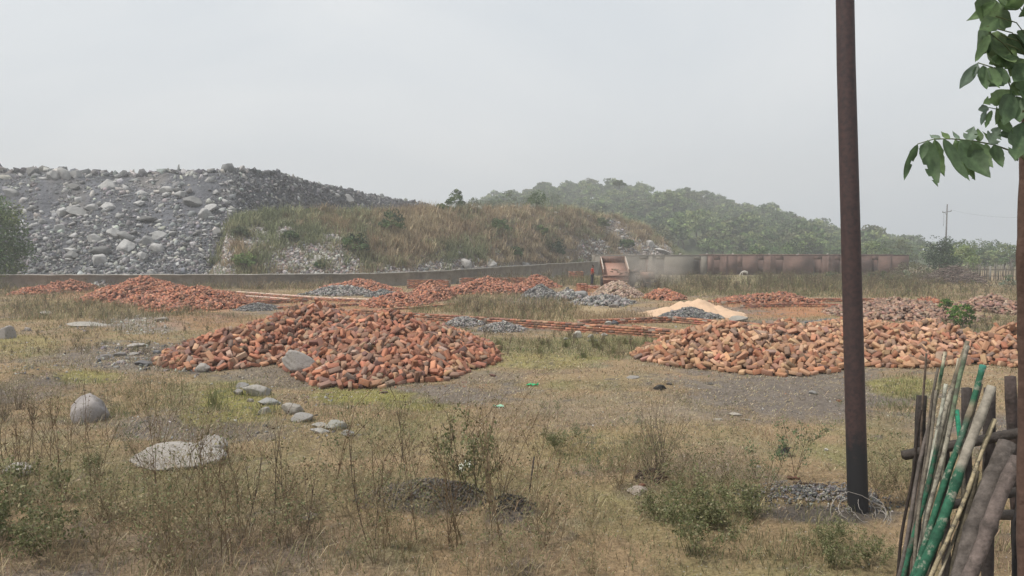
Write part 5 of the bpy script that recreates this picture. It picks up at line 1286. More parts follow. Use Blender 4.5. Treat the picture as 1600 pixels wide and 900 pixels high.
# ------------------------------------------------------------ grazing animal
def goat():
    Mg = mat_col('pale_hide', .85, 8, .08, 0, fixed=(.50, .46, .41)); 
    V = [(.42, 0, .62), (.15, 0, .60), (-.15, 0, .62), (-.42, 0, .64), (-.60, 0, .50), (-.74, 0, .28), (-.86, 0, .14), (-.97, 0, .08), (.50, 0, .55), (.56, 0, .35)]
    E = [(0, 1), (1, 2), (2, 3), (3, 4), (4, 5), (5, 6), (6, 7), (0, 8), (8, 9)]; rd = [(.15, .17), (.17, .19), (.17, .19), (.14, .17), (.09, .10), (.075, .075), (.075, .06), (.04, .035), .03, .018]
    def leg(b, pts, rs):
        n = len(V); V.extend(pts); rd.extend(rs); E.append((b, n)); [E.append((n + i, n + i + 1)) for i in range(len(pts) - 1)]
    for y in (-.10, .10):
        leg(0, [(.44, y, .45), (.36, y, .33), (.47, y, .22), (.44, y, .0)], [.085, .05, .032, .026]); leg(3, [(-.40, y, .42), (-.41, y, .24), (-.40, y, .0)], [.065, .036, .026])
    n = len(V); V.extend([(-.80, .10, .24), (-.80, -.10, .24)]); rd.extend([.022, .022]); E.extend([(6, n), (6, n + 1)])
    o = skin('goat', V, E, rd, Mg, None); tagset(o, 'white animal grazing with its head down in front of the red brick building', 'animal')
    b = P(1164, 398, 84); o.location = (P(1164, 398, 90)[0], 90, g1(P(1164, 398, 90)[0], 90)); o.rotation_euler = (0, 0, R(12)); o.scale = (.8, .8, .9)
goat()

# ------------------------------------------------------------ stones lying on the ground: u, v foot, width px, height px, colour, label
ST = [(135, 664, 56, 54, (.37, .34, .33), 'round pinkish grey boulder standing alone on the left', 1),
      (272, 742, 140, 46, (.44, .405, .37), 'large pale flat rock half hidden by stalks at lower left', .55),
      (325, 715, 50, 34, (.36, .33, .30), 'grey end of rock right of the large pale flat rock', .6),
      (470, 586, 52, 42, (.42, .385, .355), 'pale stone slab leaning on the front of the big left brick heap', 1.2),
      (312, 580, 30, 16, (.38, .35, .32), 'pale stone at the left foot of the big left brick heap', .6),
      (6, 530, 26, 24, (.38, .35, .33), 'pale boulder cut by the left edge of the view', 1), (40, 519, 12, 8, (.38, .34, .31), 'small stone right of the left edge boulder', .8),
      (136, 512, 66, 9, (.42, .39, .35), 'long flat pale slab lying in the grass on the left', .3), (68, 492, 22, 7, (.36, .33, .29), 'thin tilted slab in the grass far left', .4),
      (251, 507, 20, 8, (.36, .32, .28), 'small flat stone right of the long pale slab', .6), (207, 542, 34, 5, (.42, .39, .36), 'thin pale slab lying on the grey patch', .3),
      (160, 560, 28, 7, (.26, .24, .235), 'dark flat stone left one on the grey patch', .4), (184, 558, 20, 8, (.30, .28, .27), 'grey stone second on the grey patch', .5), (205, 556, 18, 6, (.33, .31, .29), 'grey stone third on the grey patch', .5), (220, 574, 26, 9, (.17, .165, .17), 'dark slate stone below the grey patch stones', .5),
      (243, 553, 16, 8, (.2, .2, .21), 'dark slate lump left of the heap foot', .6), (262, 551, 22, 9, (.19, .19, .20), 'second dark slate lump left of the heap foot', .6), (280, 547, 16, 8, (.22, .22, .23), 'third dark slate lump nearest the heap foot', .6), (255, 563, 14, 8, (.30, .29, .28), 'grey lump below the dark slate lumps', .6),
      (375, 608, 22, 12, (.28, .27, .26), 'topmost dark grey stone of the rock chain', .6), (368, 617, 18, 10, (.30, .28, .27), 'small stone at the upper left of the rock chain', .6), (400, 620, 44, 20, (.40, .375, .34), 'broad pale rock at the top of the rock chain', .6), (418, 634, 36, 12, (.34, .335, .32), 'flat grey slab second in the rock chain', .4),
      (410, 648, 20, 12, (.36, .34, .31), 'pale stone left of the rock chain middle', .6), (454, 651, 38, 20, (.38, .35, .31), 'rounded rock with dark underside in the rock chain', .7), (468, 663, 34, 18, (.38, .36, .34), 'grey rounded rock below the dark sided one in the chain', .7), (495, 671, 26, 9, (.35, .33, .30), 'small flat stone lower in the rock chain', .5), (498, 684, 34, 8, (.40, .385, .37), 'pale flat slab near the end of the rock chain', .4), (522, 678, 36, 18, (.34, .335, .30), 'mossy grey rock ending the rock chain', .7), (442, 640, 16, 9, (.24, .22, .21), 'dark small stone inside the rock chain', .6), (388, 628, 12, 7, (.33, .3, .28), 'little stone left of the flat grey slab', .6), (540, 690, 20, 10, (.3, .29, .27), 'last small stone of the rock chain', .6),
      (16, 748, 40, 22, (.46, .43, .39), 'pale rock at the left edge above the dark green weeds', .6),
      (905, 467, 30, 16, (.35, .345, .335), 'large pale grey rock before the tipped bricks', .7), (948, 470, 16, 10, (.22, .215, .22), 'dark stone below the tipped bricks', .7), (975, 476, 16, 10, (.30, .29, .28), 'grey stone right of the dark stone below the tipped bricks', .7), (960, 480, 16, 8, (.33, .3, .28), 'flat grey stone in front of the dark one', .5),
      (1154, 502, 30, 12, (.38, .36, .32), 'flat topped grey rock right of the sand heap', .7), (1104, 491, 32, 7, (.035, .036, .04), 'black slab lying in front of the sand heap', .35),
      (903, 529, 14, 14, (.58, .55, .49), 'whitish block among stones before the low wall', .8), (922, 517, 14, 6, (.30, .29, .28), 'grey stone behind the whitish block', .6), (924, 528, 11, 6, (.44, .42, .39), 'pale stone right of the whitish block', .6), (928, 534, 16, 5, (.38, .36, .34), 'flat stone below the pale stone', .5), (945, 526, 10, 6, (.42, .40, .37), 'small pale stone farthest right of the whitish block', .6), (885, 531, 8, 5, (.36, .34, .31), 'small stone left of the whitish block', .6),
      (951, 508, 12, 7, (.52, .49, .44), 'whitish lump on the low wall at centre', .7), (961, 508, 12, 8, (.10, .10, .11), 'dark lump on the low wall beside the whitish one', .7),
      (1033, 611, 20, 8, (.035, .032, .03), 'black lump on the open ground before the right heap', .6), (1048, 604, 9, 5, (.10, .09, .085), 'small dark lump right of the black lump', .6), (1112, 603, 10, 6, (.13, .12, .11), 'grey lump right of centre before the right heap', .6), (1274, 616, 12, 7, (.26, .25, .24), 'grey stone left of the iron pole before the heap', .6), (1316, 625, 9, 4, (.28, .13, .08), 'brick fragment beside the iron pole', .6),
      (1152, 648, 20, 4, (.42, .38, .33), 'thin pale slab flush in the open ground', .3), (1126, 655, 16, 3, (.38, .34, .29), 'second thin slab left of the pale flush one', .3), (1170, 655, 18, 3, (.32, .29, .25), 'third thin slab right of the pale flush one', .3), (990, 594, 20, 5, (.33, .31, .29), 'flat stone left before the right heap', .4),
      (1240, 757, 12, 7, (.12, .065, .04), 'brown clod beside the slender sprig', .7), (1251, 757, 11, 6, (.16, .075, .05), 'reddish clod right of the brown one', .7), (1005, 772, 14, 8, (.22, .10, .065), 'red brick fragment under the dark tangled clump', .6), (1000, 782, 34, 10, (.40, .34, .29), 'pale flat stone below the red fragment', .4), (1280, 794, 26, 10, (.03, .032, .033), 'black stone left of the iron pole foot', .5), (1190, 738, 8, 5, (.3, .27, .23), 'small stone by the feathery weeds', .6), (1297, 705, 6, 4, (.6, .57, .52), 'tiny whitish stone left of the iron pole', .6),
      (770, 590, 12, 5, (.18, .10, .08), 'dark brick fragment right of the big left heap', .6), (783, 556, 12, 4, (.30, .16, .10), 'brick fragment in the grass right of the heap', .5), (912, 556, 10, 6, (.09, .085, .085), 'dark lump in the weeds at the centre', .6), (598, 616, 14, 4, (.14, .10, .085), 'dark fragment below the big left heap', .5), (480, 810, 24, 12, (.32, .29, .26), 'grey stone in the bottom thicket', .6)]
for i, (u, v, w, h, c, lab, fl) in enumerate(ST):
    g = G(u, v); k = g[1] / FOC; rn = random.Random(i + 400); dep = w * k * rn.uniform(.6, .8); Y = g[1] + dep / 2
    x = P(u, 398, Y)[0]; hh = h * k * 1.0; t = BIGROCKS[i % 6]
    tl = (rn.uniform(-.08, .08), rn.uniform(-.1, .1)) 
    nm = 'boulder' if w * k > .35 else 'stone'
    pos = [x, Y, g1(x, Y) + hh * .32]
    if i == 3: tl = (-.5, .55); hh *= .8; pos = [x, g[1] + .12, .22]
    if i == 0: t = cut_rock(91, 10, .31, .43, 1.)
    sz = (w * k * 1.06, dep, hh * (1.12 if i == 0 else 1.3)); c = tuple(q * .76 for q in c)
    boulder(t, pos, sz, rn.uniform(-.5, .5) if w > h * 2.6 or i != 0 else 0, tl, np.array(c), lab, None, M_rocknear, nm, nm)
a = Acc()
for (y0, y1, n, s0, s1) in ((5.5, 12, 1500, .012, .04), (12, 22, 2600, .015, .07), (22, 50, 3000, .03, .16)):
    y = RNG.uniform(y0, y1, n); x = RNG.uniform(-.78, .8, n) * y; z = gh(x, y); c = ground_col(x, y, z); gr = np.abs(c[:, 0] - c[:, 2]) < .07
    k = gr | (RNG.uniform(size=n) < .28); x, y, z = x[k], y[k], z[k]; m = len(x); s = (s0 + (s1 - s0) * RNG.power(.35, m))[:, None] * RNG.uniform(.6, 1.2, (m, 3)); s[:, 2] *= .6
    idx = RNG.integers(0, 16, m); cc = colmix([(.30, .27, .24), (.2, .18, .165), (.38, .35, .31), (.12, .105, .10), (.26, .14, .09)], m, .15, p=[.3, .3, .15, .15, .1]); R_ = rand_rots(m)
    for q in range(16): w = idx == q; many(a, ROCKS[q], np.stack([x, y, z], 1)[w], s[w], R_[w], cc[w])
def chips(u0, u1, v0, v1, n, s0, s1, cols):
    u = RNG.uniform(u0, u1, n); v = RNG.uniform(v0, v1, n); p = np.array([G(a_, b_) for a_, b_ in zip(u, v)]); p[:, 2] = gh(p[:, 0], p[:, 1])
    s = (s0 + (s1 - s0) * RNG.power(.4, n))[:, None] * RNG.uniform(.6, 1.2, (n, 3)); s[:, 2] *= .6; idx = RNG.integers(0, 16, n); R_ = rand_rots(n); cc = colmix(cols, n, .15)
    for q in range(16): w = idx == q; many(a, ROCKS[q], p[w], s[w], R_[w], cc[w])
chips(150, 330, 535, 580, 900, .03, .20, MROCK + DG); chips(0, 420, 495, 600, 700, .02, .12, MROCK + DG + [(.1, .09, .085)]); chips(700, 1000, 590, 680, 300, .01, .05, MROCK + DG); chips(0, 1000, 560, 720, 1500, .008, .045, [(.12, .10, .085), (.10, .085, .075), (.30, .27, .24), (.17, .14, .11)]); chips(300, 1400, 600, 800, 900, .008, .035, [(.12, .09, .07), (.10, .085, .075), (.36, .32, .27), (.2, .15, .1)]); chips(190, 260, 490, 525, 300, .05, .22, [(.42, .39, .36), (.34, .31, .28)]); chips(360, 560, 600, 690, 350, .02, .11, MROCK + DG); chips(200, 360, 640, 690, 700, .01, .07, MROCK + DG); chips(0, 330, 560, 640, 500, .01, .06, MROCK + DG + [(.1, .085, .07)]); chips(120, 200, 480, 520, 150, .05, .2, MROCK)
chips(1050, 1400, 590, 650, 700, .01, .05, DG + MROCK); chips(20, 130, 570, 605, 250, .02, .14, DG + MROCK); chips(560, 800, 600, 640, 450, .01, .05, DG + MROCK); chips(800, 1000, 510, 530, 220, .03, .12, MROCK + DG); chips(1000, 1350, 488, 512, 500, .03, .14, MROCK + DG)
chips(480, 780, 598, 612, 120, .03, .10, [(.30, .13, .08), (.22, .1, .07)]); chips(1010, 1600, 582, 596, 160, .03, .09, [(.36, .21, .13), (.27, .15, .1)]); chips(1390, 1500, 500, 540, 200, .03, .12, MROCK + DG)
o = a.build('pebbles', M_rocknear); tagset(o, 'small loose stones and brick chips strewn over the ground', 'pebbles', kind='stuff')

# ------------------------------------------------------------ litter
def scrap(u, v, wpx, hpx, col, label, name='plastic_scrap', z=0.0, seed=0):
    g = G(u, v); k = g[1] / FOC; rn = random.Random(seed); a = Acc(); n = 7; V = []; F = []
    for i in range(n):
        for j in range(5):
            V.append(((i / (n - 1) - .5) * wpx * k * (1 + rn.gauss(0, .06)), (j / 4 - .5) * .1 + rn.gauss(0, .012), abs(rn.gauss(.4, .3)) * hpx * k))
    for i in range(n - 1):
        for j in range(4): p = i * 5 + j; F += [[p, p + 5, p + 6], [p, p + 6, p + 1]]
    a.add(V, F, np.array(col)); o = a.build(name, mat_col('plastic', .4, 9, .1, 0, trans=.2), loc=(g[0], g[1], g1(g[0], g[1]) + z + .01)); tagset(o, label, 'litter')
scrap(778, 637, 18, 4, (.35, .62, .45), 'pale green plastic strip on the ground below the left heap', seed=1)
scrap(832, 605, 18, 5, (.05, .50, .20), 'bright green plastic scrap on the open ground at centre', seed=2)
scrap(727, 745, 20, 18, (.72, .74, .66), 'crumpled white plastic scrap caught in the tallest weed', z=.05, seed=3)
scrap(535, 541, 10, 6, (.05, .32, .22), 'small dark green plastic piece on the big left heap', z=.78, seed=4)
scrap(1255, 543, 12, 9, (.04, .22, .20), 'dark green plastic piece on the long right heap', z=.55, seed=5)
scrap(594, 586, 8, 6, (.10, .50, .42), 'turquoise plastic bit low on the front of the left heap', z=.12, seed=6)
scrap(1226, 716, 18, 20, (.02, .018, .018), 'black torn rubber piece on the dry ground left of the pole', seed=7)
a = Acc(); pts = [G(u, v) + np.array([0, 0, .03]) for u, v in ((1240, 764), (1262, 766), (1285, 768), (1312, 775))]; pts = [np.array([p[0], p[1], g1(p[0], p[1]) + .02]) for p in pts]
tube(a, pts, [.012, .012, .010, .005], (.08, .055, .04), 5); tube(a, [pts[1], pts[1] + np.array([.12, .12, .02])], [.006, .003], (.08, .055, .04), 4)
o = a.build('fallen_stick', M_wood); tagset(o, 'thin dark stick lying on the ground left of the pole foot', 'stick')
g = G(826, 770); a = Acc(); tube(a, [(g[0], g[1], -.05), (g[0] + .06, g[1], .40)], .009, (.05, .04, .035), 5); o = a.build('upright_stick', M_wood); tagset(o, 'dark straight stick standing in the ground at bottom centre', 'stick')

# ------------------------------------------------------------ iron pole in the foreground
def iron_pole():
    m = bpy.data.materials.new('rusty_pole_paint'); m.use_nodes = True; t = m.node_tree; N = t.nodes; b = N['Principled BSDF']; K = t.links.new
    geo = N.new('ShaderNodeNewGeometry'); sp = N.new('ShaderNodeSeparateXYZ'); K(geo.outputs['Position'], sp.inputs[0])
    n1 = N.new('ShaderNodeTexNoise'); n1.inputs['Scale'].default_value = 7; n1.inputs['Detail'].default_value = 9; n1.inputs['Roughness'].default_value = .7; K(geo.outputs['Position'], n1.inputs['Vector'])
    ad = N.new('ShaderNodeMath'); ad.operation = 'MULTIPLY_ADD'; ad.inputs[1].default_value = 1.1; K(n1.outputs['Fac'], ad.inputs[0]); K(sp.outputs['Z'], ad.inputs[2])
    mr = N.new('ShaderNodeMapRange'); mr.inputs[1].default_value = 1.2; mr.inputs[2].default_value = 1.38; K(ad.outputs[0], mr.inputs[0])
    c1 = N.new('ShaderNodeMix'); c1.data_type = 'RGBA'; c1.inputs[6].default_value = (.018, .018, .020, 1); K(mr.outputs[0], c1.inputs[0])
    n2 = N.new('ShaderNodeTexNoise'); n2.inputs['Scale'].default_value = 26; n2.inputs['Detail'].default_value = 9; K(geo.outputs['Position'], n2.inputs['Vector'])
    r2 = N.new('ShaderNodeValToRGB'); r2.color_ramp.elements[0].position = .35; r2.color_ramp.elements[0].color = (.036, .025, .026, 1); r2.color_ramp.elements[1].position = .68; r2.color_ramp.elements[1].color = (.066, .038, .035, 1)
    K(n2.outputs['Fac'], r2.inputs[0]); K(r2.outputs[0], c1.inputs[7]); K(c1.outputs[2], b.inputs['Base Color'])
    b.inputs['Roughness'].default_value = .62; b.inputs['Specular IOR Level'].default_value = .35
    bp = N.new('ShaderNodeBump'); bp.inputs['Strength'].default_value = .3; bp.inputs['Distance'].default_value = .004; K(n2.outputs['Fac'], bp.inputs['Height']); K(bp.outputs[0], b.inputs['Normal'])
    r = bpy.data.objects.new('iron_pole', None); C.objects.link(r); tagset(r, 'thick dark rusty iron pole standing in the right foreground', 'pole')
    b0 = G(1341, 808); Y = b0[1]; base = np.array([b0[0], Y, -.3]); col = P(1322, 98, Y); top = P(1318, -140, Y); d = (col - b0) / (col[2] - b0[2])
    base = b0 - d * .3
    a = Acc(); n = 30; ts = np.linspace(0, 1, n); pts = [base + (col - base) * s for s in ts] + [col + (top - col) * s for s in np.linspace(.1, 1, 10)]; tube(a, pts, np.linspace(.0975, .080, len(pts)), (.1, .1, .1), 40); a.build('shaft', m, r, True)
    # loose wire coiled round its foot
    a = Acc(); rn = random.Random(4)
    for k in range(9):
        rr = rn.uniform(.12, .26); c = b0 + np.array([rn.gauss(0, .05), -.14 + rn.gauss(0, .04), rn.uniform(.06, .2)]); tl = rn.uniform(.3, 1.4); az = rn.uniform(-.8, .8); th = np.linspace(rn.uniform(0, 6), rn.uniform(0, 6) + 5.5, 26); pts = []
        for q in th:
            e = np.array([math.cos(q) * rr, math.sin(q) * rr * math.cos(tl), math.sin(q) * rr * math.sin(tl) * .7]); ca, sa = math.cos(az), math.sin(az)
            pts.append(c + np.array([e[0] * ca - e[1] * sa, e[0] * sa + e[1] * ca, e[2]]) + np.array([rn.gauss(0, .004)] * 3))
        tube(a, pts, .0022, (.36, .33, .30), 4, False)
    o = a.build('wire_coil', M_twig); tagset(o, 'pale thin wire tangled in loops around the foot of the iron pole', 'wire')
iron_pole()

# ------------------------------------------------------------ stick fence with painted bamboo poles at the lower right
M_bam = mat_col('bamboo', .8, 26, .5, .9, 60, .006, speck=(22, .50, (.085, .075, .062), .85))
M_gpaint = mat_col('green_paint_bamboo', .8, 26, .45, .8, 60, .005, speck=(17, .55, (.27, .26, .21), .9))
def ray_pole(p0, p1, Y0, Y1, r0, r1, col, name, label, mat, node=.32, sides=12, group=None, flat=1., cols=None, seed=0, bottom=None, hollow=False, nodes=True):
    """pole seen from pixel p0 (top, depth Y0) to p1, carried on to the ground"""
    A = P(p0[0], p0[1], Y0); B = P(p1[0], p1[1], Y1); d = B - A
    if bottom is None:
        e = A + d * ((A[2] + .04) / (A[2] - B[2]))
    else: e = A + d * bottom
    Ln = np.linalg.norm(e - A); n = max(10, int(Ln / .05)); rn = random.Random(seed); pts = []; rad = []; cc = []
    for i in range(n + 1):
        s = i / n; bend = .014 * math.sin(s * 5 + seed) + .006 * math.sin(s * 17 + seed * 2); pts.append(A + (e - A) * s + np.array([bend, 0, 0])); r = r0 + (r1 - r0) * s
        ph = (s * Ln + seed * .11) % node
        if nodes and ph < .05: r *= 1.17
        r *= 1 + rn.gauss(0, .025)
        rad.append(r); v = s * np.linalg.norm(e - A) / np.linalg.norm(d)
        c = col
        if cols:
            for (lo, hi, q) in cols:
                if lo <= v < hi: c = q
        c = np.array(c) * (1 + rn.gauss(0, .06)); 
        if nodes and ph < .05: c = c * .7
        cc.append(c)
    a = Acc(); tube(a, pts, rad, np.array(cc), sides)
    o = a.build(name, mat, smooth=False); tagset(o, label, 'bamboo pole' if 'bamboo' in name else 'stick', group); return o
GRNP = (.020, .090, .052); WTH = (.27, .25, .20); PALE = (.42, .37, .27); GRY = (.17, .155, .145)
def near_fence():
    r = bpy.data.objects.new('wooden_fence', None); C.objects.link(r); tagset(r, 'dark weathered wooden fence of uprights and rails at the lower right', 'fence')
    def plank(nm, A, B, w, t, col):
        A, B = np.array(A), np.array(B); d = B - A; L_ = np.linalg.norm(d); d /= L_; y = np.array([0, 1., 0]); x = np.cross(y, d); x /= np.linalg.norm(x); y = np.cross(d, x)
        V, F = box_t(1, 1, 1); n = 14; bm = Acc(); Vv = []; 
        for i in range(n + 1):
            s = i / n; wv = w * (1 + random.gauss(0, .05)); c = A + d * L_ * s + x * random.gauss(0, w * .03)
            for sx, sy in ((-1, -1), (1, -1), (1, 1), (-1, 1)): Vv.append(c + x * sx * wv / 2 + y * sy * t / 2)
        F_ = []
        for i in range(n):
            for k in range(4): p, q = i * 4 + k, i * 4 + (k + 1) % 4; F_ += [[p, q, q + 4], [p, q + 4, p + 4]]
        F_ += [[0, 2, 1], [0, 3, 2], [n * 4, n * 4 + 1, n * 4 + 2], [n * 4, n * 4 + 2, n * 4 + 3]]
        bm.add(Vv, F_, np.array(col)); return bm.build(nm, M_wood, r)
    dk = (.055, .045, .042); Yp = 4.42; k = Yp / FOC
    for (u, vt, w, ub, c) in ((1440, 618, 13, 1431, (.04, .033, .03)), (1510, 606, 13, 1511, dk), (1547, 606, 15, 1544, dk), (1579, 588, 14, 1588, (.07, .052, .047)), (1626, 600, 14, 1630, dk), (1476, 640, 11, 1478, (.045, .038, .034)), (1670, 596, 14, 1672, dk)):
        T_ = P(u, vt, Yp); B_ = P(ub, 808, Yp); e = T_ + (B_ - T_) * ((T_[2] + .1) / (T_[2] - B_[2])); plank('upright', T_, e, w * k, .03, c)
    Yr = 4.36; plank('rail', P(1411, 712, Yr), P(1720, 650, Yr), .046, .045, (.06, .05, .044)); plank('rail', P(1478, 790, Yr), P(1720, 742, Yr), .04, .04, (.055, .047, .042)); plank('rail', P(1496, 806, 4.2), P(1720, 800, 4.2), .05, .03, (.10, .085, .076))
near_fence()
bp = lambda *a, **k: ray_pole(*a, **k)
bp((1443, 552), (1438, 660), 4.30, 4.30, .006, .010, (.12, .09, .07), 'thin_stick', 'thin brown stick standing above the leftmost dark fence upright', M_wood, seed=1, nodes=False, sides=6)
bp((1437, 640), (1417, 806), 4.22, 4.20, .007, .011, (.035, .026, .022), 'thin_stick', 'blackened thin crooked stick leftmost of all the leaning poles', M_wood, seed=2, nodes=False, sides=6)
bp((1477, 550), (1426, 806), 4.25, 4.05, .009, .014, PALE, 'bamboo_pole', 'split bamboo with a pale top and green band near its tip', M_bam, cols=[(.10, .20, (.05, .10, .06)), (.20, .34, (.30, .27, .17)), (.34, 9, (.12, .10, .09))], seed=3)
bp((1513, 533), (1437, 806), 4.15, 4.0, .012, .014, WTH, 'bamboo_pole', 'tallest weathered grey bamboo with green lower end', M_bam, cols=[(0, .25, (.20, .17, .12)), (.6, 9, GRNP)], seed=4)
bp((1517, 540), (1447, 808), 4.10, 3.95, .011, .013, WTH, 'bamboo_pole', 'grey bamboo pressed against the right side of the tallest one', M_bam, cols=[(.10, .45, (.12, .16, .10))], seed=5)
bp((1538, 571), (1455, 808), 4.08, 3.9, .0155, .017, GRNP, 'bamboo_pole', 'bamboo with a bright green painted tip leaning right', M_gpaint, cols=[(.23, .36, (.20, .17, .12)), (.36, .55, (.05, .10, .07)), (0, .03, (.07, .28, .22))], seed=6)
bp((1478, 600), (1452, 780), 4.18, 4.05, .010, .013, (.36, .36, .30), 'bamboo_pole', 'short whitish split bamboo between the taller poles', M_bam, seed=16)
bp((1545, 604), (1470, 810), 4.0, 3.85, .0235, .027, (.26, .235, .19), 'bamboo_pole', 'thickest grey bamboo with a green painted lower half', M_gpaint, cols=[(0, .60, (.25, .225, .185)), (.60, .63, (.4, .38, .3)), (.63, 9, GRNP)], seed=7, sides=16)
bp((1551, 655), (1494, 808), 3.98, 3.85, .011, .013, (.37, .31, .20), 'bamboo_pole', 'thin straw yellow stick leaning in front of the fence', M_bam, seed=8)
bp((1494, 640), (1512, 800), 4.2, 4.1, .012, .015, (.25, .22, .17), 'bamboo_pole', 'pale stick crossing behind the thickest bamboo', M_bam, cols=[(.0, .3, (.04, .30, .18))], seed=9)
bp((1575, 692), (1536, 806), 3.9, 3.78, .046, .050, (.10, .085, .076), 'bamboo_pole', 'very wide dark grey hollow bamboo near the right edge', M_wood, seed=10, sides=18)
bp((1594, 716), (1552, 812), 3.75, 3.65, .032, .036, (.12, .095, .085), 'bamboo_pole', 'reddish grey bamboo in front of the very wide one', M_wood, seed=11, sides=16)
bp((1612, 640), (1600, 812), 3.9, 3.8, .05, .05, (.03, .028, .03), 'bamboo_pole', 'black charred pole at the very right edge', M_wood, seed=12, sides=14)
for q, (p0, p1, rr, cl, lb) in enumerate([((1470, 575), (1432, 790), .007, (.10, .085, .07), 'dark splint between the split bamboo and the tallest one'), ((1500, 560), (1444, 800), .006, (.34, .31, .24), 'thin pale splint beside the tallest bamboo'),
        ((1487, 600), (1462, 806), .008, (.20, .18, .14), 'thin grey splint behind the green tipped bamboo'), ((1530, 600), (1480, 806), .007, (.07, .06, .05), 'dark splint under the thickest bamboo'), ((1462, 610), (1440, 806), .008, (.16, .14, .11), 'thin brown splint near the left fence upright'), ((1560, 700), (1512, 806), .007, (.30, .26, .19), 'thin straw splint right of the yellow stick')]):
    bp(p0, p1, 4.2 - .03 * q, 4.05 - .03 * q, rr, rr * 1.3, cl, 'thin_stick', lb, M_wood, seed=30 + q, nodes=False, sides=6)
bp((1521, 735), (1500, 830), 3.92, 3.85, .020, .022, (.10, .085, .06), 'bamboo_pole', 'short broken dark stump stick at the bottom of the fence', M_wood, seed=13)

# ------------------------------------------------------------ near tree: trunk at the right edge and drooping leaves
def near_tree():
    M_tl = mat_col('broad_leaf', .55, 30, .35, .6, 70, .004, trans=.42, spec=.4, speck=(22, .62, (.17, .16, .07), .6)); M_bark = mat_col('bark', .9, 18, .35, .9, 30, .01)
    r = bpy.data.objects.new('broadleaf_tree', None); C.objects.link(r); tagset(r, 'young broadleaf tree at the right edge with drooping leaves at the top', 'tree')
    Y = 3.3; pts = [P(1612, 1300, Y) , P(1606, 1000, Y), P(1602, 800, Y), P(1604, 600, Y), P(1600, 400, Y), P(1604, 250, Y), P(1612, 60, Y), P(1625, -150, Y)]
    pts[0] = np.array([pts[1][0] + .02, Y, -.1]); a = Acc()
    P2 = []; 
    for i in range(len(pts) - 1):
        for s in np.linspace(0, 1, 6)[:-1]: P2.append(pts[i] + (pts[i + 1] - pts[i]) * s)
    P2.append(pts[-1]); P2 = np.array(P2); n = len(P2); rr = np.linspace(.040, .022, n) * (1 + .06 * np.sin(np.arange(n) * 2.3)); tube(a, P2, rr, (.085, .052, .040), 14); a.build('trunk', M_bark, r, True)
    tw = Acc(); lf = Acc()
    # leaf: attach pixel, tip pixel, width factor, depth, shade
    def leaf(p0, p1, wf, Y0, Y1, tone, roll=0.):
        A = P(p0[0], p0[1], Y0); B = P(p1[0], p1[1], Y1); d = B - A; L_ = np.linalg.norm(d); d /= L_
        side = np.cross(d, np.array([math.sin(roll), -math.cos(roll), .25])); side /= np.linalg.norm(side); nrm = np.cross(side, d)
        n = 12; V = []; F = []; rn = random.Random(int(p0[0] * 7 + p1[1]))
        for i in range(n + 1):
            s = i / n; w = wf * .94 * L_ * (math.sin(math.pi * s ** .82) ** 1.0) * .46 * (1 - .15 * s) * (1 + rn.gauss(0, .05)); c = A + d * L_ * s + nrm * (-.10 * L_ * math.sin(s * 3.1))
            if i == n: w = 0
            wav = .05 * L_ * math.sin(s * 9 + rn.random())
            V += [c - side * w + nrm * (w * .35 + wav * .3), c - side * w * .5 + nrm * w * .2, c, c + side * w * .5 + nrm * w * .2, c + side * w + nrm * (w * .35 - wav * .3)]
        for i in range(n):
            for j in range(4):
                if i > 4 and j in (0, 3) and rn.random() < .07: continue
                p = i * 5 + j; F += [[p, p + 1, p + 6], [p, p + 6, p + 5]]
        K = np.tile(np.array(tone), (len(V), 1)); K[2::5] *= 1.35
        lf.add(V, F, K)
    D = (.085, .135, .065); Md = (.12, .185, .08); Lt = (.15, .22, .09); Pl = (.18, .24, .18)
    def twig(l, Y0, Y1, r0=.004):
        pts = [P(u, v, Y0 + (Y1 - Y0) * i / (len(l) - 1)) for i, (u, v) in enumerate(l)]; tube(tw, pts, np.linspace(r0, r0 * .5, len(pts)), (.10, .12, .05), 6)
    twig([(1612, 262), (1596, 245), (1575, 234), (1552, 226), (1520, 220), (1488, 217), (1460, 217), (1434, 225)], 3.25, 3.0)
    L_ = [((1434, 225), (1413, 282), .34, 3.0, 2.98, D), ((1449, 219), (1466, 292), .46, 3.0, 2.95, D), ((1460, 218), (1476, 276), .40, 3.04, 3.02, Md), ((1446, 222), (1440, 250), .5, 2.98, 2.96, D),
          ((1474, 217), (1516, 283), .55, 3.02, 2.95, D), ((1492, 218), (1524, 282), .48, 3.06, 3.02, Md), ((1500, 218), (1548, 278), .62, 3.05, 2.98, D), ((1520, 221), (1552, 262), .6, 3.08, 3.02, Md), ((1518, 222), (1536, 272), .55, 3.02, 3.04, D),
          ((1540, 224), (1546, 262), .6, 3.1, 3.08, Md), ((1553, 226), (1567, 262), .62, 3.1, 3.05, D), ((1470, 218), (1452, 210), .6, 3.06, 3.1, Pl), ((1484, 218), (1470, 205), .8, 3.08, 3.1, Lt), ((1500, 220), (1488, 204), .6, 3.1, 3.12, Pl),
          ((1512, 221), (1522, 197), .7, 3.1, 3.14, Pl), ((1545, 225), (1565, 197), .6, 3.1, 3.16, Pl), ((1530, 222), (1528, 200), .7, 3.12, 3.14, Md), ((1560, 226), (1535, 205), .6, 3.14, 3.16, Md),
          ((1578, 236), (1590, 252), .9, 3.1, 3.05, D), ((1600, 190), (1586, 252), .48, 3.1, 3.0, D), ((1604, 195), (1606, 250), .5, 3.12, 3.0, Md)]
    twig([(1618, 220), (1600, 175), (1585, 150), (1572, 120), (1550, 105), (1528, 98)], 3.28, 3.05)
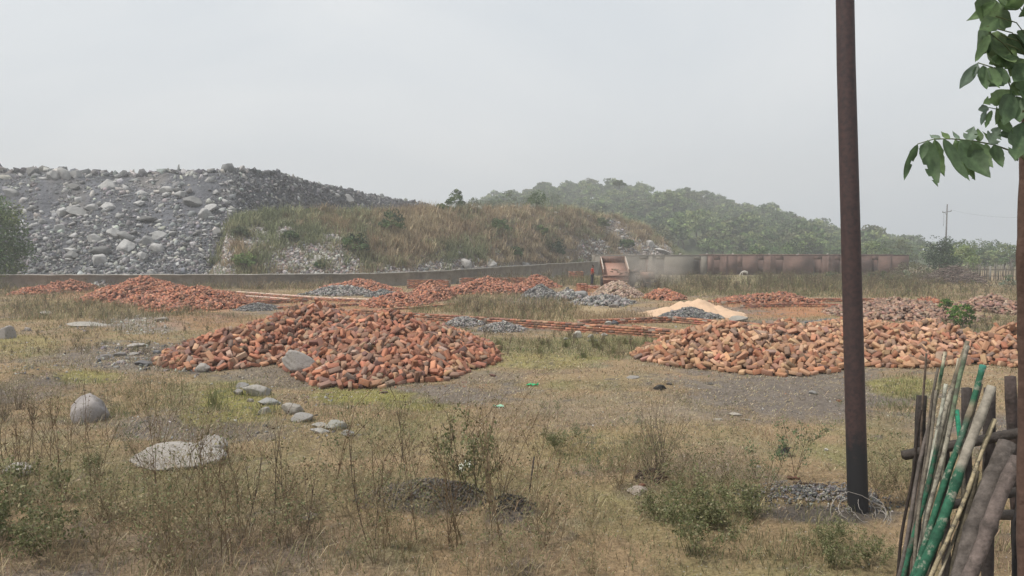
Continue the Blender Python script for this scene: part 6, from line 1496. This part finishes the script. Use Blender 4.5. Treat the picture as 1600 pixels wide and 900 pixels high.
    L_ += [((1528, 98), (1499, 139), .34, 3.05, 3.0, (.10, .14, .10)), ((1530, 104), (1519, 120), .5, 3.05, 3.02, D), ((1536, 102), (1542, 140), .5, 3.08, 3.02, D), ((1546, 105), (1562, 138), .75, 3.08, 3.02, Md), ((1570, 108), (1545, 136), .8, 3.1, 3.05, D), ((1556, 104), (1580, 130), .7, 3.12, 3.08, Md),
           ((1585, 142), (1536, 162), .36, 3.12, 3.02, Lt), ((1582, 146), (1568, 196), .62, 3.1, 3.02, D), ((1588, 150), (1594, 192), .60, 3.12, 3.05, D), ((1578, 150), (1556, 195), .5, 3.14, 3.1, Md), ((1600, 130), (1580, 150), .8, 3.14, 3.1, Md), ((1596, 118), (1606, 160), .7, 3.14, 3.08, Md),
           ((1600, 92), (1578, 120), .8, 3.14, 3.1, Lt), ((1606, 100), (1584, 128), .7, 3.12, 3.06, D), ((1575, 92), (1545, 100), .7, 3.14, 3.1, Md), ((1590, 88), (1570, 108), .7, 3.16, 3.1, Md), ((1540, 172), (1533, 196), .4, 3.08, 3.06, Pl), ((1545, 168), (1528, 172), .7, 3.08, 3.06, Pl), ((1550, 172), (1540, 200), .32, 3.08, 3.04, Md), ((1560, 186), (1583, 208), .7, 3.12, 3.08, Md), ((1590, 205), (1560, 212), .5, 3.14, 3.1, D)]
    twig([(1612, 120), (1590, 95), (1570, 70), (1545, 50)], 3.28, 3.1); twig([(1590, 160), (1565, 172), (1545, 168)], 3.2, 3.08, .003)
    rn = random.Random(5)
    for k in range(20):
        u = rn.uniform(1545, 1660); v = rn.uniform(-60, 85); an = rn.uniform(.2, 2.6); L2 = rn.uniform(35, 60); L_.append(((u, v), (u - L2 * math.cos(an), v + L2 * math.sin(an)), rn.uniform(.4, .7), rn.uniform(3.05, 3.35), rn.uniform(3.0, 3.3), rn.choice([D, Md, Lt, Md])))
    for k in range(14):
        u = rn.uniform(1608, 1740); v = rn.uniform(60, 260); an = rn.uniform(.6, 2.6); L2 = rn.uniform(40, 60); L_.append(((u, v), (u - L2 * math.cos(an), v + L2 * math.sin(an)), rn.uniform(.4, .7), rn.uniform(3.05, 3.4), rn.uniform(3.0, 3.3), rn.choice([D, Md, Md])))
    for (p0, p1, wf, y0, y1, c) in L_: leaf(p0, p1, wf, y0, y1, c, rn.uniform(-.5, .5))
    for k in range(14): a_ = (rn.uniform(1540, 1650), rn.uniform(-60, 80)); twig([a_, ((a_[0] + 1620) / 2, a_[1] + 10), (1618, a_[1] + 50)], 3.1, 3.3, .003)
    tw.build('twigs', M_bark, r); lf.build('foliage', M_tl, r, True)
near_tree()

# ------------------------------------------------------------ dust raised by the tipping
def dust_cloud():
    me = bpy.data.meshes.new('dust_cloud'); bm = bmesh.new(); bmesh.ops.create_icosphere(bm, subdivisions=3, radius=1); bm.to_mesh(me); bm.free()
    o = bpy.data.objects.new('dust_cloud', me); C.objects.link(o); p = P(1012, 398, 56); o.location = (p[0], 56.5, 1.1); o.scale = (3.6, 3.0, 2.1)
    m = bpy.data.materials.new('dust_air'); m.use_nodes = True; t = m.node_tree; t.nodes.clear(); N = t.nodes; K = t.links.new
    out = N.new('ShaderNodeOutputMaterial'); v = N.new('ShaderNodeVolumePrincipled'); v.inputs['Color'].default_value = (.86, .76, .66, 1)
    tc = N.new('ShaderNodeTexCoord'); ln = N.new('ShaderNodeVectorMath'); ln.operation = 'LENGTH'; K(tc.outputs['Object'], ln.inputs[0])
    mr = N.new('ShaderNodeMapRange'); mr.interpolation_type = 'SMOOTHSTEP'; mr.inputs[1].default_value = .15; mr.inputs[2].default_value = 1.0; mr.inputs[3].default_value = 1; mr.inputs[4].default_value = 0; K(ln.outputs['Value'], mr.inputs[0])
    nz = N.new('ShaderNodeTexNoise'); nz.inputs['Scale'].default_value = 2.2; nz.inputs['Detail'].default_value = 3; K(tc.outputs['Object'], nz.inputs['Vector'])
    m2 = N.new('ShaderNodeMapRange'); m2.inputs[1].default_value = .35; m2.inputs[2].default_value = .7; m2.inputs[4].default_value = .62; K(nz.outputs['Fac'], m2.inputs[0])
    mu = N.new('ShaderNodeMath'); mu.operation = 'MULTIPLY'; K(mr.outputs[0], mu.inputs[0]); K(m2.outputs[0], mu.inputs[1]); K(mu.outputs[0], v.inputs['Density'])
    K(v.outputs[0], out.inputs['Volume']); me.materials.append(m); tagset(o, 'pale brown dust hanging right of the tipped trailer', 'dust', kind='stuff')
dust_cloud()

# ------------------------------------------------------------ air
def haze():
    me = bpy.data.meshes.new('haze'); bm = bmesh.new(); bmesh.ops.create_cube(bm, size=1); bm.to_mesh(me); bm.free()
    o = bpy.data.objects.new('haze', me); C.objects.link(o); o.location = (0, 215, 29); o.scale = (900, 500, 62)
    m = bpy.data.materials.new('haze_air'); m.use_nodes = True; t = m.node_tree; t.nodes.clear(); out = t.nodes.new('ShaderNodeOutputMaterial'); v = t.nodes.new('ShaderNodeVolumePrincipled')
    v.inputs['Color'].default_value = (1, 1, 1, 1); v.inputs['Density'].default_value = HAZE; v.inputs['Anisotropy'].default_value = .2
    t.links.new(v.outputs[0], out.inputs['Volume']); me.materials.append(m); o['kind'] = 'stuff'; o['label'] = 'thin pale haze in the air over the whole site'; o['category'] = 'haze'
HAZE = .0018
haze()
print('weeds', NWEED, 'objects', len(bpy.data.objects))
